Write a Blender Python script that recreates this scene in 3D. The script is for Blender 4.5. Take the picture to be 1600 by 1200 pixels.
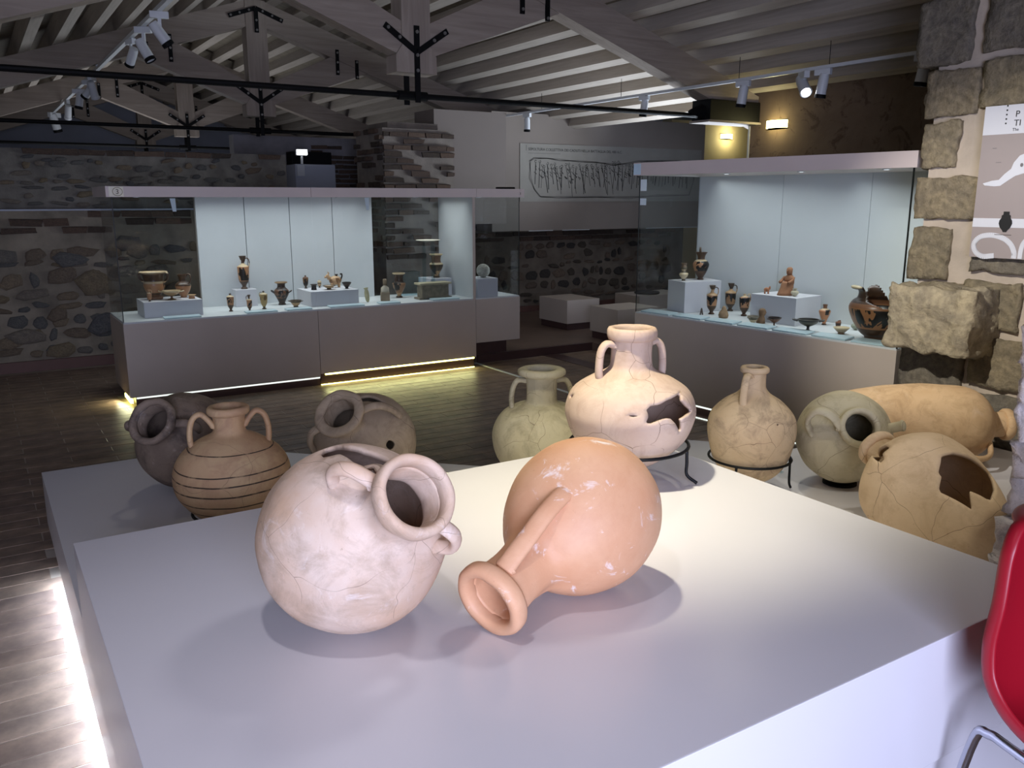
import bpy, bmesh, math, random
from math import sin, cos, pi, radians, sqrt, atan2, degrees
from mathutils import Vector, Matrix, noise
random.seed(11)
SC = bpy.context.scene
COL = SC.collection
for _o in list(bpy.data.objects):
    bpy.data.objects.remove(_o)

# ------------------------------------------------------------------ camera, world, lights, exposure
PITCH, YAW, FPX = radians(12.3005), radians(32.1), 1330.0
cam_d = bpy.data.cameras.new('camera')
cam_d.sensor_width = 36.0
cam_d.lens = 36.0 * FPX / 1600.0
cam_d.clip_start = 0.05
cam = bpy.data.objects.new('camera', cam_d)
cam.location = (0, 0, 1.6)
cam.rotation_euler = (pi / 2 - PITCH, 0, -YAW)
COL.objects.link(cam)
SC.camera = cam

world = bpy.data.worlds.new('world')
SC.world = world
world.use_nodes = True
world.node_tree.nodes['Background'].inputs[0].default_value = (0.62, 0.72, 1.0, 1)
world.node_tree.nodes['Background'].inputs[1].default_value = 0.35

SC.view_settings.view_transform = 'Standard'
SC.view_settings.look = 'None'
SC.view_settings.gamma = 1.0
SC.view_settings.exposure = 0.0
SC.view_settings.use_curve_mapping = False
try:
    SC.cycles.use_denoising = True
    SC.cycles.caustics_reflective = False
    SC.cycles.caustics_refractive = False
    SC.cycles.max_bounces = 8
    SC.cycles.diffuse_bounces = 4
    SC.cycles.transparent_max_bounces = 16
    SC.cycles.sample_clamp_indirect = 4.0
except Exception:
    pass


def aim(o, target):
    d = Vector(target) - o.location
    o.rotation_euler = d.to_track_quat('-Z', 'Y').to_euler()


def area(name, loc, target, sx, sy, power, col, spread=180):
    l = bpy.data.lights.new(name, 'AREA')
    l.shape = 'RECTANGLE'
    l.size, l.size_y = sx, sy
    l.energy = power
    l.color = col
    l.spread = radians(spread)
    o = bpy.data.objects.new(name, l)
    o.location = loc
    aim(o, target)
    COL.objects.link(o)
    return o


def spot(name, loc, target, power, col, angle=50, blend=0.5, radius=0.04):
    l = bpy.data.lights.new(name, 'SPOT')
    l.energy = power
    l.color = col
    l.spot_size = radians(angle)
    l.spot_blend = blend
    l.shadow_soft_size = radius
    o = bpy.data.objects.new(name, l)
    o.location = loc
    aim(o, target)
    COL.objects.link(o)
    return o


COOL = (0.90, 0.96, 1.0)
WARM = (1.0, 0.90, 0.66)
# daylight through the entrance behind the camera
area('entrance_daylight', (-0.45, -1.9, 1.25), (1.2, 1.2, 0.55), 1.9, 2.1, 118, (0.64, 0.70, 1.0), 118)
# daylight from the window of the side room, rising to the roof
area('side_room_daylight', (8.0, 7.0, 0.9), (5.6, 7.0, 3.1), 1.2, 1.2, 120, (0.76, 0.86, 1.0), 115)
# added fill light beyond the rubble wall, brightening the far trusses
area('far_hall_fill', (2.4, 13.5, 1.0), (2.6, 13.0, 4.0), 2.5, 2.5, 40, (0.85, 0.90, 1.0))
# gallery spotlights; some hang from no rail and are added out of view
spot('overhead_spot', (1.14, 2.00, 2.85), (1.70, 2.16, 0.65), 310, (1.0, 0.93, 0.71), 54, 1.0, 0.05)
spot('overhead_spot', (1.90, 1.90, 2.85), (0.72, 1.62, 0.70), 34, (0.92, 0.90, 1.0), 42, 1.0, 0.18)
spot('overhead_spot', (0.20, 0.95, 2.85), (0.60, 1.55, 0.70), 40, (0.95, 0.92, 1.0), 78, 0.9, 0.05)  # frontal fill added above the camera for the whitish jar and table
spot('overhead_spot', (3.60, 3.30, 2.80), (2.9, 2.1, 0.45), 70, (1.0, 0.95, 0.78), 60, 0.9, 0.04)
spot('overhead_spot', (1.15, 5.2, 2.80), (1.0, 3.7, 0.5), 16, (1.0, 0.92, 0.78), 46, 0.9, 0.05)
spot('overhead_spot', (2.55, 4.1, 2.85), (2.1, 3.1, 0.5), 34, (1.0, 0.97, 0.74), 36, 0.9, 0.05)
spot('overhead_spot', (2.30, 0.95, 2.85), (3.0, 1.75, 0.6), 60, (1.0, 0.96, 0.84), 50, 0.9, 0.04)
spot('overhead_spot', (1.30, 2.30, 2.82), (4.5, 2.45, 1.05), 400, (1.0, 0.96, 0.87), 40, 0.8, 0.03)
# light boxes in the lids of the show cases
for _n, (_x, _sx, _e) in enumerate(((1.5, 1.1, 4.6), (2.6, 1.1, 4.6), (3.6, 0.7, 3.2), (4.28, 0.4, 1.6))):
    area('case_light', (_x, 7.42, 1.605), (_x, 7.42, 0), _sx, 0.5, _e, COOL, 125)
area('case_light', (4.80, 4.4, 1.76), (4.80, 4.4, 0), 0.5, 1.2, 4.8, COOL, 125)
area('case_light', (4.87, 3.4, 1.76), (4.87, 3.4, 0), 0.5, 0.8, 4.2, COOL, 125)

# ------------------------------------------------------------------ materials
MATS = {}


def lin(h):
    h = h.lstrip('#')
    out = []
    for i in (0, 2, 4):
        c = int(h[i:i + 2], 16) / 255.0
        out.append(c / 12.92 if c <= 0.04045 else ((c + 0.055) / 1.055) ** 2.4)
    return (out[0], out[1], out[2], 1.0)


class NT:
    def __init__(self, name):
        self.m = bpy.data.materials.new(name)
        self.m.use_nodes = True
        self.t = self.m.node_tree
        self.b = self.t.nodes['Principled BSDF']
        self.out = self.t.nodes['Material Output']

    def n(self, typ, **kw):
        nd = self.t.nodes.new(typ)
        for k, v in kw.items():
            if k.startswith('i_'):
                key = k[2:].replace('_', ' ')
                nd.inputs[key].default_value = v
            else:
                setattr(nd, k, v)
        return nd

    def l(self, a, b):
        self.t.links.new(a, b)

    def math(self, op, a, b=None, c=None, clamp=False):
        nd = self.t.nodes.new('ShaderNodeMath')
        nd.operation = op
        nd.use_clamp = clamp
        for i, v in enumerate((a, b, c)):
            if v is None:
                continue
            if isinstance(v, (int, float)):
                nd.inputs[i].default_value = v
            else:
                self.l(v, nd.inputs[i])
        return nd.outputs[0]

    def mix(self, fac, a, b, mode='MIX'):
        nd = self.t.nodes.new('ShaderNodeMix')
        nd.data_type = 'RGBA'
        nd.blend_type = mode
        for sock, v in ((nd.inputs[0], fac), (nd.inputs[6], a), (nd.inputs[7], b)):
            if isinstance(v, (int, float)):
                sock.default_value = v
            elif isinstance(v, tuple):
                sock.default_value = v
            else:
                self.l(v, sock)
        return nd.outputs[2]

    def coord(self, which='Object', scale=None):
        tc = self.t.nodes.new('ShaderNodeTexCoord')
        o = tc.outputs[which]
        if scale is not None:
            mp = self.t.nodes.new('ShaderNodeMapping')
            mp.inputs['Scale'].default_value = scale
            self.l(o, mp.inputs['Vector'])
            o = mp.outputs[0]
        return o

    def noise(self, co, scale, detail=4, rough=0.55, dist=0.0):
        nd = self.n('ShaderNodeTexNoise')
        nd.inputs['Scale'].default_value = scale
        nd.inputs['Detail'].default_value = detail
        nd.inputs['Roughness'].default_value = rough
        nd.inputs['Distortion'].default_value = dist
        self.l(co, nd.inputs['Vector'])
        return nd.outputs['Fac']

    def ramp(self, fac, stops, interp='LINEAR'):
        nd = self.n('ShaderNodeValToRGB')
        r = nd.color_ramp
        r.interpolation = interp
        while len(r.elements) > 1:
            r.elements.remove(r.elements[-1])
        r.elements[0].position = stops[0][0]
        r.elements[0].color = stops[0][1]
        for p, c in stops[1:]:
            e = r.elements.new(p)
            e.color = c
        self.l(fac, nd.inputs[0])
        return nd.outputs[0]

    def bump(self, h, strength, dist=0.01):
        nd = self.n('ShaderNodeBump')
        nd.inputs['Strength'].default_value = strength
        nd.inputs['Distance'].default_value = dist
        self.l(h, nd.inputs['Height'])
        self.l(nd.outputs[0], self.b.inputs['Normal'])


def plain(name, col, rough=0.5, metal=0.0, var=0.06, vscale=6, bump=0.0, spec=0.5):
    k = NT(name)
    c = lin(col) if isinstance(col, str) else col
    co = k.coord('Object')
    nz = k.noise(co, vscale, 3)
    d = tuple(max(0, v * (1 - var * 2)) for v in c[:3]) + (1,)
    e = tuple(min(1, v * (1 + var * 2)) for v in c[:3]) + (1,)
    k.l(k.ramp(nz, [(0.25, d), (0.75, e)]), k.b.inputs['Base Color'])
    k.b.inputs['Roughness'].default_value = rough
    k.b.inputs['Metallic'].default_value = metal
    k.b.inputs['Specular IOR Level'].default_value = spec
    if bump:
        k.bump(k.noise(co, vscale * 12, 4), bump, 0.004)
    return k.m


def emit(name, col, strength):
    k = NT(name)
    k.b.inputs['Base Color'].default_value = lin(col)
    k.b.inputs['Emission Color'].default_value = lin(col)
    k.b.inputs['Emission Strength'].default_value = strength
    return k.m


def glass_mat(name, tint=(0.95, 0.97, 0.97, 1), refl=1.0):
    k = NT(name)
    t = k.n('ShaderNodeBsdfTransparent')
    t.inputs[0].default_value = tint
    g = k.n('ShaderNodeBsdfGlossy')
    g.inputs['Roughness'].default_value = 0.01
    fr = k.n('ShaderNodeFresnel')
    fr.inputs['IOR'].default_value = 1.45
    mx = k.n('ShaderNodeMixShader')
    ge = k.n('ShaderNodeNewGeometry')
    k.l(k.math('MULTIPLY', k.math('MULTIPLY', fr.outputs[0], refl), k.math('SUBTRACT', 1.0, ge.outputs['Backfacing'])), mx.inputs[0])
    k.l(t.outputs[0], mx.inputs[1])
    k.l(g.outputs[0], mx.inputs[2])
    k.l(mx.outputs[0], k.out.inputs[0])
    return k.m


def ceramic(name, base, light, stain, crack=0.0, cscale=5.0, rough=0.72, bands=(), seed=0.0, white=0.0, dust=0.25):
    """fired clay: mottled ground, stains, joins of mended sherds, painted lines"""
    k = NT(name)
    co = k.coord('Object')
    mp = k.n('ShaderNodeMapping')
    mp.inputs['Location'].default_value = (seed, seed * 0.7, -seed * 0.3)
    k.l(co, mp.inputs['Vector'])
    v = mp.outputs[0]
    n1 = k.noise(v, 4.5, 6, 0.6, 0.3)
    c = k.ramp(n1, [(0.34, lin(base)), (0.66, lin(light))])
    n2 = k.noise(v, 9.0, 7, 0.7, 0.6)
    c = k.mix(k.ramp(n2, [(0.47, (0, 0, 0, 1)), (0.68, (min(.9, dust * 2.6),) * 3 + (1,))]), c, lin(stain))
    n3 = k.noise(v, 90.0, 3, 0.7)
    c = k.mix(k.ramp(n3, [(0.66, (0, 0, 0, 1)), (0.74, (0.5, 0.5, 0.5, 1))]), c, lin(stain))
    if white:
        n4 = k.noise(v, 13.0, 5, 0.7, 0.8)
        c = k.mix(k.ramp(n4, [(0.59, (0, 0, 0, 1)), (0.72, (white, white, white, 1))]), c, lin('#f3eae6'))
    h = n3
    if crack:
        wob = k.n('ShaderNodeVectorMath', operation='MULTIPLY_ADD')
        nzc = k.n('ShaderNodeTexNoise')
        nzc.inputs['Scale'].default_value = 7.0
        k.l(v, nzc.inputs['Vector'])
        k.l(nzc.outputs['Color'], wob.inputs[0])
        wob.inputs[1].default_value = (0.09, 0.09, 0.09)
        k.l(v, wob.inputs[2])
        vo = k.n('ShaderNodeTexVoronoi', feature='DISTANCE_TO_EDGE')
        vo.inputs['Scale'].default_value = cscale
        k.l(wob.outputs[0], vo.inputs['Vector'])
        ln = k.math('LESS_THAN', vo.outputs['Distance'], 0.0028 * cscale / 5)
        br = k.ramp(k.noise(v, 5.5, 2), [(0.40, (0, 0, 0, 1)), (0.5, (1, 1, 1, 1))])
        f = k.math('MULTIPLY', k.math('MULTIPLY', ln, br), crack)
        c = k.mix(f, c, lin('#5a4636'))
    if bands:
        sep = k.n('ShaderNodeSeparateXYZ')
        k.l(co, sep.inputs[0])
        z = k.math('ADD', sep.outputs[2], k.math('MULTIPLY', k.math('SUBTRACT', k.noise(v, 3, 2), 0.5), 0.012))
        tot = None
        for (zz, ww) in bands:
            b = k.math('LESS_THAN', k.math('ABSOLUTE', k.math('SUBTRACT', z, zz)), ww)
            tot = b if tot is None else k.math('MAXIMUM', tot, b)
        wear = k.ramp(k.noise(v, 22, 4), [(0.3, (0.35, 0.35, 0.35, 1)), (0.5, (0.95, 0.95, 0.95, 1))])
        c = k.mix(k.math('MULTIPLY', tot, wear), c, lin('#2f241f'))
    k.l(c, k.b.inputs['Base Color'])
    k.b.inputs['Roughness'].default_value = rough
    k.b.inputs['Specular IOR Level'].default_value = 0.35
    k.bump(k.math('ADD', k.math('MULTIPLY', n2, 1.0), k.math('MULTIPLY', h, 0.25)), 0.25, 0.006)
    return k.m


def painted(name, h, bands, ground='#b5835a', fig=None, figcol='#15110f', fscale=1.0, seed=0.0, rough=0.35):
    """black-figure ware: painted zones by height, silhouettes in the figured zone"""
    k = NT(name)
    co = k.coord('Object')
    sep = k.n('ShaderNodeSeparateXYZ')
    k.l(co, sep.inputs[0])
    z = k.math('DIVIDE', sep.outputs[2], h)
    stops = [(max(0, min(1, p)), lin(c)) for p, c in bands]
    c = k.ramp(z, stops, 'CONSTANT')
    nz = k.noise(co, 30, 4)
    c = k.mix(k.math('MULTIPLY', nz, 0.35), c, lin(ground))
    if fig:
        mp = k.n('ShaderNodeMapping')
        mp.inputs['Location'].default_value = (seed, seed * 1.3, seed)
        mp.inputs['Scale'].default_value = (1, 1, 0.55)
        k.l(co, mp.inputs['Vector'])
        fn = k.noise(mp.outputs[0], fscale * 4.2 / h, 3, 0.6, 0.4)
        inz = k.math('MULTIPLY', k.math('GREATER_THAN', z, fig[0]), k.math('LESS_THAN', z, fig[1]))
        c = k.mix(k.math('MULTIPLY', k.math('GREATER_THAN', fn, 0.52), inz), c, lin(figcol))
    k.l(c, k.b.inputs['Base Color'])
    k.b.inputs['Roughness'].default_value = rough
    return k.m


M = {}
M['laminate'] = plain('white_laminate', '#d8d5d8', 0.24, var=0.01, vscale=2)
M['panel'] = plain('case_grey_panel', '#bcafa3', 0.45, var=0.02, vscale=3)
M['lid'] = plain('case_lid_panel', '#d8c9c3', 0.4, var=0.02, vscale=3)
M['white'] = plain('case_white_panel', '#c6caca', 0.5, var=0.015, vscale=3)
M['pedestal'] = plain('white_pedestal', '#c8c8cc', 0.5, var=0.01)
M['plinth'] = plain('dark_plinth', '#4c3836', 0.3, var=0.04)
M['glass'] = glass_mat('clear_glass')
M['acrylic'] = glass_mat('acrylic', (0.85, 0.93, 0.95, 1))
M['glass_edge'] = plain('dark_glass_seal', '#0d1211', 0.3)
M['plate'] = plain('pale_caption_plate', '#b9cdd2', 0.3, var=0.02)
M['black'] = plain('black_steel', '#070708', 0.65, 0.0, var=0.1, spec=0.2)
M['iron'] = plain('dark_iron_wire', '#16171a', 0.5, 0.6, var=0.1)
M['bolt'] = plain('bright_bolt', '#9a9a98', 0.35, 0.8)
M['whitemetal'] = plain('white_lacquer', '#c9ccce', 0.4, var=0.02)
M['lamp'] = emit('lamp_glow', '#ffffff', 14)
M['lampdim'] = emit('small_lamp_glow', '#f4f8ff', 4)
M['sconce'] = emit('sconce_glow', '#fff2a6', 9)
M['led_white'] = emit('led_white', '#e6f0ff', 12)
M['led_yellow'] = emit('led_yellow', '#eef08a', 8)
M['led_dim'] = emit('led_dim', '#e8f2ea', 1.2)
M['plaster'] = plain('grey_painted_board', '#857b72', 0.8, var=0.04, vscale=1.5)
M['pale_plaster'] = plain('pale_plaster', '#a8acb8', 0.8, var=0.05, vscale=1.5)
M['yellow_plaster'] = plain('cream_plaster', '#b5a684', 0.8, var=0.05, vscale=1.5)
M['pillar_mortar'] = plain('pillar_mortar', '#7a7168', 0.95, var=0.15, vscale=5, bump=0.8)
M['mortar'] = plain('lime_mortar', '#847a6b', 0.95, var=0.18, vscale=4, bump=0.8)
M['pier_mortar'] = plain('pale_lime_mortar', '#b8aa9a', 0.95, var=0.10, vscale=5, bump=0.7)
M['upper_mortar'] = plain('dark_lime_mortar', '#6f6a62', 0.95, var=0.2, vscale=6, bump=0.9)
M['skirting'] = plain('red_brown_skirting', '#5e4038', 0.6, var=0.06)
M['brown_plaster'] = None


def wood(name, a, b, scale=1.0, axis='Y'):
    k = NT(name)
    sc = {'X': (0.6, 9, 9), 'Y': (9, 0.6, 9), 'Z': (9, 9, 0.6)}[axis]
    co = k.coord('Object', sc)
    n1 = k.noise(co, 2.2 * scale, 5, 0.6, 0.8)
    c = k.ramp(n1, [(0.3, lin(a)), (0.7, lin(b))])
    k.l(c, k.b.inputs['Base Color'])
    k.b.inputs['Roughness'].default_value = 0.75
    k.b.inputs['Specular IOR Level'].default_value = 0.2
    k.bump(n1, 0.15, 0.004)
    return k.m


M['wood'] = wood('limed_timber', '#8a7e74', '#a2968a', 1, 'X')
M['wood_v'] = wood('limed_timber_upright', '#8a7e74', '#a2968a', 1, 'Z')
M['purlin'] = wood('pale_purlin_timber', '#a69c90', '#bbb1a5', 1, 'Y')
M['board'] = wood('roof_boarding', '#6d6558', '#857c6c', 1, 'X')


def stone_mat(name, cols, rough=0.9, scale=18.0, bump=0.9):
    k = NT(name)
    oi = k.n('ShaderNodeObjectInfo')
    co = k.coord('Object')
    n = len(cols)
    c = k.ramp(oi.outputs['Random'], [(i / n, lin(x)) for i, x in enumerate(cols)], 'CONSTANT')
    nz = k.noise(co, scale, 6, 0.65)
    nv = k.noise(co, scale * 0.3, 3, 0.6)
    dk = k.mix(1.0, c, k.ramp(nz, [(0.3, (0.62, 0.62, 0.62, 1)), (0.7, (1.2, 1.2, 1.17, 1))]), 'MULTIPLY')
    dk = k.mix(1.0, dk, k.ramp(nv, [(0.3, (0.75, 0.75, 0.78, 1)), (0.7, (1.15, 1.12, 1.05, 1))]), 'MULTIPLY')
    k.l(dk, k.b.inputs['Base Color'])
    k.b.inputs['Roughness'].default_value = rough
    k.b.inputs['Specular IOR Level'].default_value = 0.15
    k.bump(nz, bump, 0.01)
    return k.m


M['rubble'] = stone_mat('rubble_stone', ['#75706a', '#80776d', '#6a6866', '#857766', '#6e6c69', '#786b5e', '#616061', '#807360'])
M['rubble_dark'] = stone_mat('dark_rubble_stone', ['#6a5e54', '#574f47', '#74665a', '#4a4643'])
M['brick'] = stone_mat('old_brick', ['#5e5048', '#67564c', '#544942', '#6d5c51', '#4f4640'])
M['ashlar'] = stone_mat('weathered_tufa', ['#948873', '#857e72', '#918671', '#7f786d', '#9a8e78'], 0.95, 30, 1.6)
M['block'] = stone_mat('pale_crumbly_tufa', ['#b3a790', '#b3a790'], 0.95, 24, 1.6)
M['low_mortar'] = plain('dark_low_mortar', '#6a6054', 0.95, var=0.15, vscale=5, bump=0.8)
M['panel_board'] = plain('dark_grey_board', '#776d66', 0.8, var=0.03, vscale=1.5)  # one even grey, darker than the board wall
M['stub'] = stone_mat('crumbling_plaster', ['#d2c8c6', '#c2b6b2', '#d8d0d0'], 0.95, 22, 1.4)
M['tile'] = stone_mat('terracotta_floor_tile', ['#7f6d62', '#76645a', '#867367', '#7b6960', '#826f63'], 0.42, 9, 0.12)
M['grout'] = plain('pale_floor_grout', '#9d9084', 0.7, var=0.05)


def brown_plaster():
    k = NT('brown_patchy_plaster')
    co = k.coord('Object')
    n1 = k.noise(co, 1.6, 6, 0.65, 0.4)
    n2 = k.noise(co, 5.0, 5, 0.7, 0.8)
    c = k.ramp(n1, [(0.35, lin('#6a584b')), (0.65, lin('#7b6858'))])
    c = k.mix(k.ramp(n2, [(0.55, (0, 0, 0, 1)), (0.62, (0.7, 0.7, 0.7, 1))]), c, lin('#4b3a31'))
    k.l(c, k.b.inputs['Base Color'])
    k.b.inputs['Roughness'].default_value = 0.95
    k.bump(n2, 0.6, 0.01)
    return k.m


M['brown_plaster'] = brown_plaster()

# ------------------------------------------------------------------ mesh helpers


def mesh_obj(name, verts, faces, mat, parent=None, smooth=False, loc=None):
    me = bpy.data.meshes.new(name)
    me.from_pydata([tuple(v) for v in verts], [], faces)
    me.validate()
    bm = bmesh.new()
    bm.from_mesh(me)
    bmesh.ops.recalc_face_normals(bm, faces=bm.faces)
    bm.to_mesh(me)
    bm.free()
    if mat is not None:
        me.materials.append(mat)
    if smooth:
        for p in me.polygons:
            p.use_smooth = True
    o = bpy.data.objects.new(name, me)
    if loc is not None:
        o.location = loc
    COL.objects.link(o)
    if parent is not None:
        o.parent = parent
    return o


class MB:
    """collects shapes into one mesh"""

    def __init__(self):
        self.v, self.f = [], []

    def add(self, vs, fs):
        n = len(self.v)
        self.v += [tuple(x) for x in vs]
        self.f += [tuple(i + n for i in f) for f in fs]
        return self

    def box(self, x0, x1, y0, y1, z0, z1, mat4=None, bev=0.0):
        if bev > 0:
            bm = bmesh.new()
            bmesh.ops.create_cube(bm, size=1)
            for v in bm.verts:
                v.co = Vector((x0 if v.co.x < 0 else x1, y0 if v.co.y < 0 else y1, z0 if v.co.z < 0 else z1))
            bmesh.ops.bevel(bm, geom=bm.edges[:], offset=bev, segments=2, affect='EDGES', profile=0.7)
            bm.verts.ensure_lookup_table()
            vs = [v.co.copy() for v in bm.verts]
            fs = [[v.index for v in f.verts] for f in bm.faces]
            bm.free()
        else:
            vs = [Vector((x, y, z)) for x in (x0, x1) for y in (y0, y1) for z in (z0, z1)]
            fs = [(0, 1, 3, 2), (4, 6, 7, 5), (0, 4, 5, 1), (2, 3, 7, 6), (0, 2, 6, 4), (1, 5, 7, 3)]
        if mat4 is not None:
            vs = [mat4 @ v for v in vs]
        return self.add(vs, fs)

    def prism(self, poly, y0, y1):
        n = len(poly)
        vs = [(x, y0, z) for x, z in poly] + [(x, y1, z) for x, z in poly]
        fs = [tuple(range(n)), tuple(range(2 * n - 1, n - 1, -1))]
        fs += [(i, (i + 1) % n, n + (i + 1) % n, n + i) for i in range(n)]
        return self.add(vs, fs)

    def slab(self, poly, z0, z1):
        n = len(poly)
        vs = [(x, y, z0) for x, y in poly] + [(x, y, z1) for x, y in poly]
        fs = [tuple(range(n - 1, -1, -1)), tuple(range(n, 2 * n))]
        fs += [(i, (i + 1) % n, n + (i + 1) % n, n + i) for i in range(n)]
        return self.add(vs, fs)

    def tube(self, path, r, seg=8, flat=None, cap=True, closed=False, ref=None):
        """sweep; r number or list; flat = (a, b) ellipse half axes"""
        P = [Vector(p) for p in path]
        n = len(P)
        T = []
        for i in range(n):
            a = P[(i - 1) % n] if (closed or i > 0) else P[i]
            b = P[(i + 1) % n] if (closed or i < n - 1) else P[i]
            T.append((b - a).normalized())
        up = Vector(ref) if ref else Vector((0, 0, 1))
        if abs(T[0].dot(up)) > 0.95:
            up = Vector((1, 0, 0))
        u = (up - T[0] * up.dot(T[0])).normalized()
        vs = []
        for i in range(n):
            u = (u - T[i] * u.dot(T[i])).normalized()
            w = T[i].cross(u)
            ri = r[i] if isinstance(r, (list, tuple)) else r
            fa, fb = flat if flat else (1, 1)
            for k in range(seg):
                a = 2 * pi * k / seg
                vs.append(P[i] + u * (cos(a) * ri * fa) + w * (sin(a) * ri * fb))
        fs = []
        m = n if closed else n - 1
        for i in range(m):
            j = (i + 1) % n
            for k in range(seg):
                fs.append((i * seg + k, i * seg + (k + 1) % seg, j * seg + (k + 1) % seg, j * seg + k))
        if cap and not closed:
            fs.append(tuple(range(seg - 1, -1, -1)))
            fs.append(tuple(range((n - 1) * seg, n * seg)))
        return self.add(vs, fs)

    def cyl(self, a, b, r, seg=16, r2=None):
        return self.tube([a, b], [r, r if r2 is None else r2], seg)

    def lathe(self, prof, seg=24, closed=False, mat4=None):
        vs, fs = [], []
        n = len(prof)
        for (r, z) in prof:
            for k in range(seg):
                a = 2 * pi * k / seg
                v = Vector((r * cos(a), r * sin(a), z))
                vs.append(mat4 @ v if mat4 is not None else v)
        for i in range(n if closed else n - 1):
            j = (i + 1) % n
            for k in range(seg):
                fs.append((i * seg + k, i * seg + (k + 1) % seg, j * seg + (k + 1) % seg, j * seg + k))
        return self.add(vs, fs)

    def loft(self, rings, seg=14):
        """rings of (x, y, z, rx, ry); capped"""
        vs, fs = [], []
        for (x, y, z, rx, ry) in rings:
            for k in range(seg):
                a = 2 * pi * k / seg
                vs.append((x + rx * cos(a), y + ry * sin(a), z))
        for i in range(len(rings) - 1):
            for k in range(seg):
                fs.append((i * seg + k, i * seg + (k + 1) % seg, (i + 1) * seg + (k + 1) % seg, (i + 1) * seg + k))
        fs.append(tuple(range(seg - 1, -1, -1)))
        fs.append(tuple(range((len(rings) - 1) * seg, len(rings) * seg)))
        return self.add(vs, fs)

    def ball(self, c, r, s=(1, 1, 1), seg=12):
        prof = [(max(1e-4, r * sin(pi * i / 8)), -r * cos(pi * i / 8)) for i in range(9)]
        return self.lathe(prof, seg, mat4=Matrix.Translation(c) @ Matrix.Diagonal((s[0], s[1], s[2], 1)))

    def build(self, name, mat, parent=None, smooth=False, loc=None, auto=None):
        o = mesh_obj(name, self.v, self.f, mat, parent, smooth, loc)
        if auto:
            for p in o.data.polygons:
                p.use_smooth = True
            o.data.set_sharp_from_angle(angle=radians(auto))
        return o


def tag(o, label, cat=None, group=None, kind=None):
    o['label'] = label
    if cat:
        o['category'] = cat
    if group:
        o['group'] = group
    if kind:
        o['kind'] = kind
    return o


def empty(name, loc=(0, 0, 0), rotz=0, matrix=None):
    o = bpy.data.objects.new(name, None)
    o.empty_display_size = 0.1
    if matrix is not None:
        o.matrix_world = matrix
    else:
        o.location = loc
        o.rotation_euler = (0, 0, rotz)
    COL.objects.link(o)
    return o


KIDS = {}


def kids(o):
    return [c for c in COL.objects if c.parent == o]


def copy_tree(o, parent=None):
    c = o.copy()
    COL.objects.link(c)
    if parent is not None:
        c.parent = parent
    for ch in kids(o):
        copy_tree(ch, c)
    return c


def smooth_curve(pts, n=6):
    P = [Vector(p) for p in pts]
    P = [P[0] * 2 - P[1]] + P + [P[-1] * 2 - P[-2]]
    out = []
    for i in range(1, len(P) - 2):
        for k in range(n):
            t = k / n
            a, b, c, d = P[i - 1], P[i], P[i + 1], P[i + 2]
            out.append(0.5 * (2 * b + (c - a) * t + (2 * a - 5 * b + 4 * c - d) * t * t + (3 * b - a - 3 * c + d) * t ** 3))
    out.append(P[-2])
    return out

# ------------------------------------------------------------------ floor with tiles
ROOM_X0, ROOM_X1, ROOM_Y0, ROOM_Y1 = -1.6, 6.6, -2.6, 19.5
floor = tag(MB().box(-1.6, 13.0, -2.6, 20.0, -0.10, -0.0022).build('floor', M['grout']), 'terracotta tiled museum floor under the show cases', kind='structure')
PLAT_Z, TALL_Z = 0.33, 0.65
tiles = []
TW, TD = 0.50, 0.1205
row = 0
y = -1.6
while y < 9.0:
    x = -1.87 + (row % 2) * TW * 0.5
    while x < 8.8:
        cx, cy = x + TW / 2, y + TD / 2
        hid = (0.34 < cx < 2.15 and 1.0 < cy < 4.3)
        hid = hid or (1.0 < cx < 4.0 and 7.2 < cy < 7.7)
        hid = hid or (cy > 7.2 and cx > 4.1)
        if not hid:
            vis = cy > 2.3 and cx < 0.16 + 0.0 * cy or cy > 3.6
            d = math.hypot(cx - 0.0, cy)
            tiles.append((not vis, d, cx, cy))
        x += TW
    y += TD
    row += 1
tiles.sort()
tv = []
for k in range(6):
    m = MB()
    hx, hy = TW / 2 - 0.0024, TD / 2 - 0.0024
    dz = [random.uniform(-0.0006, 0.0006) for _ in range(4)]
    c = [(-hx, -hy), (hx, -hy), (hx, hy), (-hx, hy)]
    vs = [(px * 1.0, py * 1.0, -0.012) for px, py in c] + [(px, py, -0.0012 + dz[i]) for i, (px, py) in enumerate(c)] + [(px * .985, py * .975, dz[i]) for i, (px, py) in enumerate(c)]
    fs = []
    for b in (0, 4):
        for i in range(4):
            fs.append((b + i, b + (i + 1) % 4, b + 4 + (i + 1) % 4, b + 4 + i))
    fs.append((8, 9, 10, 11))
    m.add(vs, fs)
    tv.append(m)
tproto = [m.build('tile', M['tile'], floor) for m in tv]
bulk = MB()
for i, (_, d, cx, cy) in enumerate(tiles):
    k = random.randrange(6)
    if i < 300:
        if i < 6:
            o = tproto[i]
        else:
            o = tproto[k].copy()
            COL.objects.link(o)
        o.location = (cx, cy, 0)
    else:
        bulk.add([(a + cx, b + cy, c) for a, b, c in tv[k].v], tv[k].f)
_b = bulk.build('far_tiles', M['tile'], floor)
_b['kind'] = 'stuff'
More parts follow.
